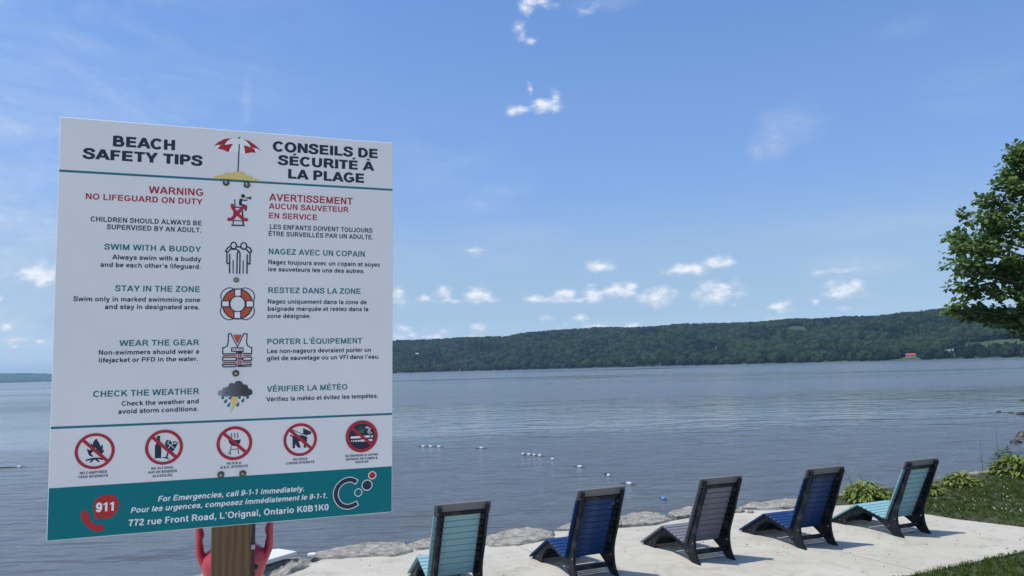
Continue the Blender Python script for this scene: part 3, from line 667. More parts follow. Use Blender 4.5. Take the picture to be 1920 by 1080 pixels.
ROW = [(-3.62, 29.6, 'leftmost of the three white floats in the far cluster'), (-3.32, 29.5, 'middle one of the three white floats in the far cluster'), (-2.98, 29.35, 'right one of the three white floats in the far cluster'),
       (-1.3, 28.4, 'single white float right of the far cluster'), (0.22, 26.1, 'first from the left in the tight group of four white floats'), (0.42, 25.9, 'second from the left in the tight group of four white floats'),
       (0.6, 25.7, 'third from the left in the tight group of four white floats'), (0.78, 25.5, 'last on the right in the tight group of four white floats'),
       (1.15, 24.4, 'white float just right of the group of four'), (1.85, 22.4, 'white float midway along the line, left of the one with a dark knot'), (2.46, 20.5, 'white float with a dark knot beside it'),
       (2.78, 19.0, 'white float directly above the nearer dark blue chair'), (3.2, 16.8, 'bluish float nearest the rocks, left of the grey chair')]
for i, (x, y, lb) in enumerate(ROW):
    swim_float(x, y, R(-60 if i > 3 else -12) + 0.3 * math.sin(i * 3), lb, FB if i == 12 else FW)
o = swim_float(-17.2, 26.3, 0.1, 'lone white float with a dark rope far left of the sign')
bm = bmesh.new(); bmesh.ops.create_icosphere(bm, subdivisions=2, radius=.05); bmesh.ops.scale(bm, vec=(1.3, .8, .7), verts=bm.verts)
k = bmobj('rope_knot', bm, FD, bpy.data.objects['swim_float.010']); k.location = (-.2, 0, .015)
bm = bmesh.new(); tube(bm, [(-18.2, 26.35, WATER_Z + .004), (-17.7, 26.25, WATER_Z + .01), (-17.35, 26.3, WATER_Z + .006)], .016, 6); tag(bmobj('floating_rope', bm, FD), 'short dark rope trailing left from the lone float left of the sign', 'rope')

# ------------------------------------------------------------------ lettering: a bold grotesque drawn stroke by stroke (em = 1000, cap height 716)
def arc(cx, cy, rx, ry, a0, a1, n=14):
    return [(cx + rx * math.cos(R(a0 + (a1 - a0) * i / n)), cy + ry * math.sin(R(a0 + (a1 - a0) * i / n))) for i in range(n + 1)]
def sm(*p): return catmull(list(p), False, 5)
def glyph(ch):
    """(advance, shapes): r = rectangle, d = slanted bar, s = stroke, c = closed stroke, p = polygon"""
    Rr = lambda *a: ('r', a)
    D = lambda x0, y0, x1, y1, w=155: ('p', [(x0 - w / 2, y0), (x0 + w / 2, y0), (x1 + w / 2, y1), (x1 - w / 2, y1)])
    S = lambda *p: ('s', [q for e in p for q in (e if isinstance(e, list) else [e])])
    E = lambda *a: ('c', arc(*a, 0, 360, 28)[:-1])
    T, B = 655, 61
    acc = {'É': 'E', 'À': 'A', 'Ê': 'E', 'é': 'e', 'ê': 'e'}
    if ch in acc:
        a, sh = glyph(acc[ch]); y = 790 if ch.isupper() else 600; m = a / 2; sh = list(sh)
        if ch in 'Éé': sh.append(('p', [(m - 60, y), (m + 30, y), (m + 130, y + 140), (m - 20, y + 140)]))
        elif ch == 'À': sh.append(('p', [(m - 30, y), (m + 60, y), (m + 20, y + 140), (m - 130, y + 140)]))
        else: sh.append(('p', [(m - 160, y), (m - 60, y), (m, y + 65), (m + 60, y), (m + 160, y), (m + 60, y + 140), (m - 60, y + 140)]))
        return a, sh
    g = {
        ' ': (278, []), '.': (278, [Rr(72, 0, 209, 137)]), '-': (333, [Rr(35, 190, 298, 320)]),
        ',': (278, [('p', [(72, 137), (209, 137), (209, -10), (170, -110), (90, -160), (68, -105), (130, -50), (140, 0), (72, 0)])]),
        '’': (278, [('p', [(72, 716), (209, 716), (209, 590), (165, 480), (90, 440), (68, 490), (125, 540), (140, 580), (72, 580)])]),
        'A': (722, [D(78, 0, 361, 716), D(644, 0, 361, 716), Rr(190, 150, 532, 268)]),
        'B': (722, [Rr(73, 0, 218, 716), S((146, T), (380, T), arc(390, 523, 130, 132, 80, -80, 8), (146, 391)), S((146, 372), (410, 372), arc(420, 217, 165, 156, 80, -80, 8), (146, B))]),
        'C': (722, [('s', arc(375, 358, 262, 310, 38, 322, 22))]),
        'D': (722, [Rr(73, 0, 218, 716), S((146, T), (310, T), arc(320, 358, 270, 297, 85, -85, 14), (146, B))]),
        'E': (667, [Rr(73, 0, 218, 716), Rr(215, 0, 617, 121), Rr(215, 595, 604, 716), Rr(215, 306, 580, 427)]),
        'F': (611, [Rr(74, 0, 219, 716), Rr(215, 595, 565, 716), Rr(215, 295, 510, 416)]),
        'G': (778, [('s', arc(390, 358, 270, 310, 42, 318, 22)), Rr(405, 265, 708, 385), Rr(572, 95, 708, 265)]),
        'H': (722, [Rr(73, 0, 218, 716), Rr(503, 0, 648, 716), Rr(215, 300, 506, 427)]),
        'I': (278, [Rr(68, 0, 213, 716)]),
        'J': (556, [S((410, 716), (410, 240), arc(255, 215, 155, 160, 0, -165, 12))]),
        'K': (722, [Rr(74, 0, 219, 716), D(160, 230, 590, 716, 190), D(350, 430, 635, 0, 180)]),
        'L': (611, [Rr(77, 0, 222, 716), Rr(219, 0, 583, 121)]),
        'M': (833, [Rr(73, 0, 205, 716), Rr(628, 0, 760, 716), D(150, 716, 416, 0, 150), D(683, 716, 416, 0, 150)]),
        'N': (722, [Rr(74, 0, 208, 716), Rr(514, 0, 648, 716), D(150, 716, 572, 0, 155)]),
        'O': (778, [E(389, 358, 275, 309)]), 'Q': (778, [E(389, 358, 275, 309), D(470, 190, 700, -30, 130)]),
        'P': (667, [Rr(73, 0, 218, 716), S((146, T), (375, T), arc(385, 490, 165, 165, 85, -85, 10), (146, 325))]),
        'R': (722, [Rr(73, 0, 218, 716), S((146, T), (400, T), arc(410, 500, 160, 155, 85, -85, 10), (146, 345)), D(420, 345, 640, 0, 170)]),
        'S': (667, [('s', sm((557, 490), (520, 610), (425, 660), (325, 665), (200, 640), (135, 545), (175, 445), (300, 392), (420, 350), (525, 290), (545, 190), (490, 95), (380, 52), (290, 50), (165, 85), (108, 150), (95, 240)))]),
        'T': (611, [Rr(22, 595, 590, 716), Rr(233, 0, 378, 598)]),
        'U': (722, [S((145, 716), (145, 270), arc(361, 262, 216, 206, 180, 360, 16), (577, 716))]),
        'V': (667, [D(75, 716, 333, 0), D(592, 716, 333, 0)]),
        'W': (944, [D(75, 716, 245, 0, 148), D(245, 0, 472, 716, 148), D(472, 716, 699, 0, 148), D(699, 0, 869, 716, 148)]),
        'X': (667, [D(92, 0, 575, 716, 175), D(92, 716, 575, 0, 175)]),
        'Y': (667, [Rr(260, 0, 407, 305), D(333, 260, 84, 716, 160), D(333, 260, 582, 716, 160)]),
        'Z': (611, [Rr(50, 595, 560, 716), Rr(30, 0, 572, 121), D(120, 100, 470, 610, 185)]),
        'a': (556, [('s', sm((92, 375), (140, 440), (240, 470), (345, 462), (405, 400), (412, 300), (412, 120), (440, 0))), ('s', sm((410, 305), (300, 272), (170, 245), (103, 165), (135, 80), (225, 50), (330, 75), (405, 165)))]),
        'b': (611, [Rr(66, 0, 203, 716), E(325, 260, 178, 207)]), 'd': (611, [Rr(408, 0, 545, 716), E(286, 260, 178, 207)]),
        'c': (556, [('s', arc(292, 260, 192, 208, 42, 318, 16))]),
        'e': (556, [('s', arc(282, 260, 190, 208, 2, 316, 20)), Rr(105, 212, 535, 308)]),
        'f': (333, [S(sm((330, 655), (250, 662), (180, 630), (162, 560), (160, 500)), (160, 0)), Rr(12, 412, 310, 519)]),
        'g': (611, [E(286, 268, 178, 200), S((476, 519), sm((476, 0), (450, -95), (370, -148), (270, -155), (170, -130), (110, -70)))]),
        'q': (611, [Rr(407, -198, 544, 519), E(286, 260, 178, 207)]), 'p': (611, [Rr(67, -198, 204, 519), E(325, 260, 178, 207)]),
        'h': (611, [Rr(71, 0, 208, 716), S(arc(305, 315, 165, 150, 180, 5, 10), (471, 0))]),
        'n': (611, [Rr(66, 0, 203, 519), S(arc(303, 315, 165, 150, 180, 5, 10), (469, 0))]),
        'm': (889, [Rr(62, 0, 199, 519), S(arc(287, 325, 155, 140, 180, 5, 9), (444, 0)), S(arc(602, 325, 155, 140, 180, 5, 9), (758, 0))]),
        'i': (278, [Rr(72, 0, 209, 519), Rr(72, 590, 209, 716)]), 'l': (278, [Rr(72, 0, 209, 716)]),
        'j': (278, [S((140, 519), sm((140, -40), (125, -120), (60, -152), (-25, -148))), Rr(72, 590, 209, 716)]),
        'k': (556, [Rr(66, 0, 203, 716), D(185, 190, 430, 519, 170), D(280, 330, 465, 0, 165)]),
        'o': (611, [E(305, 260, 197, 208)]),
        'r': (389, [Rr(65, 0, 202, 519), ('s', sm((140, 300), (185, 410), (260, 455), (352, 450)))]),
        's': (556, [('s', sm((442, 350), (405, 435), (290, 470), (170, 450), (118, 385), (165, 312), (290, 278), (405, 240), (440, 165), (400, 85), (300, 48), (200, 50), (115, 90), (85, 165)))]),
        't': (333, [S((160, 655), (160, 150), sm((165, 110), (195, 65), (250, 52), (315, 62))), Rr(15, 412, 310, 519)]),
        'u': (611, [S((137, 519), (137, 215), arc(302, 205, 165, 152, 180, 355, 10)), Rr(407, 0, 544, 519)]),
        'v': (556, [D(78, 519, 278, 0, 150), D(478, 519, 278, 0, 150)]),
        'w': (778, [D(75, 519, 218, 0, 130), D(218, 0, 389, 519, 130), D(389, 519, 560, 0, 130), D(560, 0, 703, 519, 130)]),
        'x': (556, [D(85, 0, 470, 519, 165), D(85, 519, 470, 0, 165)]),
        'y': (556, [D(78, 519, 290, -10, 150), D(478, 519, 225, -205, 145), Rr(40, -207, 230, -105)]),
        'z': (500, [Rr(25, 412, 475, 519), Rr(20, 0, 480, 107), D(110, 90, 390, 430, 160)]),
        '0': (556, [E(278, 355, 172, 307)]), '1': (556, [Rr(255, 0, 392, 716), ('p', [(258, 716), (258, 560), (75, 500), (75, 620), (200, 660)])]),
        '2': (556, [('s', sm((105, 500), (150, 620), (275, 662), (400, 620), (440, 520), (395, 410), (270, 285), (160, 170), (105, 95))), Rr(35, 0, 515, 121)]),
        '7': (556, [Rr(40, 595, 515, 716), ('s', sm((455, 620), (350, 460), (265, 260), (235, 0)))]),
        '9': (556, [E(272, 475, 170, 188), ('s', sm((444, 475), (440, 300), (395, 140), (310, 62), (210, 55), (125, 100), (95, 175)))]),
        '&': (722, [('s', sm((660, 45), (520, 170), (320, 430), (245, 550), (275, 640), (355, 665), (430, 620), (415, 530), (310, 440), (150, 330), (95, 215), (140, 100), (265, 52), (410, 85), (540, 200), (600, 330)))]),
    }
    return g[ch]
def stroke_poly(P, wx, wy, closed=False):
    """strip faces along P; half width differs for stems (wx) and bars (wy)"""
    n = len(P); L = []; Rt = []
    for i in range(n):
        a = P[(i - 1) % n] if (closed or i > 0) else P[0]; b = P[(i + 1) % n] if (closed or i < n - 1) else P[-1]
        if not closed and i in (0, n - 1):
            dx, dy = b[0] - a[0], b[1] - a[1]; l = math.hypot(dx, dy) or 1; nx_, ny_ = -dy / l, dx / l; m = 1
        else:
            d0 = Vector((P[i][0] - a[0], P[i][1] - a[1])); d1 = Vector((b[0] - P[i][0], b[1] - P[i][1]))
            if d0.length < 1e-6 or d1.length < 1e-6: d0 = d1 = Vector((b[0] - a[0], b[1] - a[1]))
            d0.normalize(); d1.normalize(); t = (d0 + d1)
            if t.length < 1e-3: t = d0.copy()
            t.normalize(); nx_, ny_ = -t.y, t.x; m = min(2.0, 1 / max(0.3, t.dot(d0)))
        L.append((P[i][0] + nx_ * wx * m, P[i][1] + ny_ * wy * m)); Rt.append((P[i][0] - nx_ * wx * m, P[i][1] - ny_ * wy * m))
    return L, Rt
class Print:
    """flat printed shapes on the panel; sign coordinates in mm, x right, y down"""
    def __init__(s): s.v = []; s.f = []; s.mi = []; s.z = 0.0; s.mats = []
    def mat(s, m):
        if m not in s.mats: s.mats.append(m)
        return s.mats.index(m)
    def poly(s, P, m, z):
        b = len(s.v); s.v += [(x / 1000, -y / 1000, z) for x, y in P]
        ar = sum(P[i][0] * P[(i + 1) % len(P)][1] - P[(i + 1) % len(P)][0] * P[i][1] for i in range(len(P)))
        ix = list(range(b, b + len(P)))
        s.f.append(ix if ar < 0 else ix[::-1]); s.mi.append(s.mat(m))
    def strip(s, L, Rt, m, z, closed=False):
        n = len(L)
        for i in range(n if closed else n - 1):
            j = (i + 1) % n; s.poly([L[i], L[j], Rt[j], Rt[i]], m, z)
PZ = 0.0001
PM = {k: simple('print_' + n, c, 0.5, 0.03, 8, spec=0.12) for k, n, c in (
    ('K', 'black', (.030, .042, .068)), ('R', 'red', (.40, .035, .05)), ('T', 'teal', (.025, .17, .21)), ('W', 'white', (.80, .80, .80)), ('C', 'pale', (.80, .81, .82)), ('Y', 'sand', (.72, .56, .20)),
    ('O', 'rust', (.52, .10, .055)), ('G', 'leaf_green', (.03, .20, .08)), ('B', 'bright_red', (.42, .04, .04)), ('D', 'band_teal', (.004, .17, .19)))}
q = NT('print_storm_grey'); gx_ = q.n('ShaderNodeSeparateXYZ'); q.l(q.n('ShaderNodeTexCoord').outputs['Object'], gx_.inputs[0])
mr = q.n('ShaderNodeMapRange'); q.l(gx_.outputs[0], mr.inputs[0]); mr.inputs[1].default_value = .448; mr.inputs[2].default_value = .53
q.col(q.ramp(mr.outputs[0], [(0, (.34, .35, .38)), (0.4, (.12, .13, .16)), (1.0, (.03, .03, .045))])); q.set(Roughness=0.38); PM['N'] = q.m
def set_text(pr, txt, x0, x1, yb, cap, mat, flags, z0):
    adv = 0; glyphs = []
    for ch in txt:
        a, sh = glyph(ch); glyphs.append((adv, sh)); adv += a
    # side bearings
    first, last = glyph(txt[0])[0], glyph(txt[-1])[0]
    lb = 55 if txt[0] not in 'AVWTY' else 10; rb = 55 if txt[-1] not in 'AVWTYR' else 20
    sy = cap / 716; sx_ = (x1 - x0) / (adv - lb - rb)
    bold = 1.42 if 'b' in flags else (1.18 if cap < 10 else 1.07)
    hx, hy = 70 * bold, 59 * bold; ital = 0.20 if 'i' in flags else 0
    def tr(p): return (x0 + (p[0] - lb) * sx_ + ital * p[1] * sy, yb - p[1] * sy)
    d = 40 if 'b' in flags else 0
    for off, sh in glyphs:
        k = 0
        for kind, g in sh:
            z = z0 + PZ * k; k += 1
            if kind == 'r':
                a, b, c, e = g
                if c - a < e - b and c - a < 170: a -= d * .6; c += d
                elif e - b < 170:
                    if b <= 5: e += d * .9
                    elif e >= 715: b -= d * .9
                    else: b -= d * .4; e += d * .4
                pr.poly([tr((x + off, y)) for x, y in ((a, b), (c, b), (c, e), (a, e))], mat, z)
            elif kind == 'p':
                c_ = sum(x for x, y in g) / len(g)
                pr.poly([tr((x + off + (math.copysign(d * .5, x - c_) if d and len(g) == 4 and abs(g[0][1] - g[2][1]) > 300 and False else 0), y)) for x, y in g], mat, z)
                if d and len(g) == 4:
                    pr.poly([tr((x + off + (d * .9 if i in (1, 2) else 0) - (d * .5 if i in (0, 3) else 0), y)) for i, (x, y) in enumerate(g)], mat, z + PZ * .5)
            else:
                L, Rt = stroke_poly(g, hx, hy, kind == 'c')
                pr.strip([tr((x + off, y)) for x, y in L], [tr((x + off, y)) for x, y in Rt], mat, z, kind == 'c')
def build_print(pr, name, parent):
    me = bpy.data.meshes.new(name); me.from_pydata(pr.v, [], pr.f)
    me.polygons.foreach_set('material_index', pr.mi); me.update()
    return link(name, me, pr.mats, parent)
TEXT = [
('BEACH', 143.1, 315.9, 78.3, 32.5, 'K', 'b'),
('SAFETY TIPS', 64.7, 395.7, 122.1, 31.7, 'K', 'b'),
('CONSEILS DE', 610.6, 950.1, 58.1, 32.2, 'K', 'b'),
('SÉCURITÉ À', 627.4, 934.9, 102.0, 31.0, 'K', 'b'),
('LA PLAGE', 657.9, 904.5, 145.9, 31.9, 'K', 'b'),
('WARNING', 245.7, 401.5, 218.1, 22.2, 'R', ''),
('NO LIFEGUARD ON DUTY', 73.6, 399.3, 246.1, 18.3, 'R', ''),
('CHILDREN SHOULD ALWAYS BE', 88.9, 398.3, 312.6, 15.1, 'K', ''),
('SUPERVISED BY AN ADULT.', 132.7, 397.8, 334.9, 15.1, 'K', ''),
('SWIM WITH A BUDDY', 127.7, 397.9, 396.9, 17.7, 'T', ''),
('Always swim with a buddy', 149.7, 398.1, 425.9, 14.4, 'K', ''),
('and be each other’s lifeguard.', 118.9, 397.9, 449.7, 14.3, 'K', ''),
('STAY IN THE ZONE', 160.0, 397.2, 522.8, 17.9, 'T', ''),
('Swim only in marked swimming zone', 49.7, 397.8, 553.9, 14.3, 'K', ''),
('and stay in designated area.', 134.1, 397.4, 577.0, 14.4, 'K', ''),
('WEAR THE GEAR', 175.3, 398.0, 688.7, 18.0, 'T', ''),
('Non-swimmers should wear a', 120.3, 398.0, 714.4, 14.0, 'K', ''),
('lifejacket or PFD in the water.', 121.5, 395.5, 737.2, 13.9, 'K', ''),
('CHECK THE WEATHER', 109.1, 400.7, 839.7, 18.1, 'T', ''),
('Check the weather and', 185.8, 399.9, 868.4, 14.1, 'K', ''),
('avoid storm conditions.', 177.6, 399.6, 891.7, 14.1, 'K', ''),
('AVERTISSEMENT', 599.6, 867.1, 222.2, 23.2, 'R', ''),
('AUCUN SAUVETEUR', 599.0, 853.3, 249.0, 18.5, 'R', ''),
('EN SERVICE', 599.4, 750.7, 279.9, 18.3, 'R', ''),
('LES ENFANTS DOIVENT TOUJOURS', 602.6, 932.8, 314.9, 15.1, 'K', ''),
('ÊTRE SURVEILLÉS PAR UN ADULTE.', 599.3, 936.0, 337.4, 15.1, 'K', ''),
('NAGEZ AVEC UN COPAIN', 600.3, 908.9, 397.3, 18.8, 'T', ''),
('Nagez toujours avec un copain st soyez', 599.2, 959.2, 429.6, 14.7, 'K', ''),
('les sauveteurs les uns des autres.', 599.5, 907.6, 452.7, 14.6, 'K', ''),
('RESTEZ DANS LA ZONE', 600.4, 894.9, 522.9, 18.4, 'T', ''),
('Nagez uniquement dans la zone de', 599.4, 915.1, 557.1, 14.4, 'K', ''),
('baignade marquée et restez dans la', 599.7, 920.9, 580.4, 14.4, 'K', ''),
('zone désignée.', 598.6, 734.7, 603.8, 14.2, 'K', ''),
('PORTER L’ÉQUIPEMENT', 599.2, 901.1, 688.0, 17.9, 'T', ''),
('Les non-nageurs devraient porter un', 599.6, 930.4, 716.6, 14.3, 'K', ''),
('gilet de sauvetage ou un VFI dans l’eau.', 599.9, 958.5, 739.6, 14.3, 'K', ''),
('VÉRIFIER LA MÉTÉO', 600.4, 853.1, 839.4, 17.9, 'T', ''),
('Vérifiez la météo et évitez les tempêtes.', 599.3, 954.8, 870.1, 14.2, 'K', ''),
('NO CAMPFIRES', 79.7, 151.2, 1064.6, 7.5, 'K', ''),
('FEUX INTERDITS', 76.7, 153.9, 1076.0, 7.5, 'K', ''),
('NO ALCOHOL', 270.8, 333.0, 1063.4, 7.5, 'K', ''),
('AUCUN BOISSON', 262.1, 342.2, 1074.7, 7.5, 'K', ''),
('ALCOOLIÉE', 274.1, 329.9, 1086.3, 7.5, 'K', ''),
('NO B.B.Q.', 484.3, 528.8, 1061.8, 7.3, 'K', ''),
('B.B.Q. INTERDITS', 466.4, 546.5, 1072.7, 7.3, 'K', ''),
('NO DOGS', 684.6, 727.9, 1061.5, 7.5, 'K', ''),
('CHIENS INTERDITS', 662.9, 749.6, 1072.6, 7.5, 'K', ''),
('NO SMOKING & VAPING', 848.3, 955.9, 1060.5, 7.5, 'K', ''),
('DÉFENSE DE FUMER &', 850.0, 954.0, 1071.9, 7.5, 'K', ''),
('VAPOTER', 880.1, 923.9, 1082.6, 7.5, 'K', ''),
('For Emergencies, call 9-1-1 immediately.', 290.5, 718.6, 1160.0, 16.7, 'W', 'i'),
('Pour les urgences, composez immédiatement le 9-1-1.', 217.1, 791.3, 1187.8, 16.4, 'W', 'i'),
('772 rue Front Road, L’Orignal, Ontario K0B1K0', 212.8, 795.6, 1226.2, 19.4, 'W', ''),
('911', 126.2, 174.4, 1176.7, 25.7, 'W', 'b'),
]
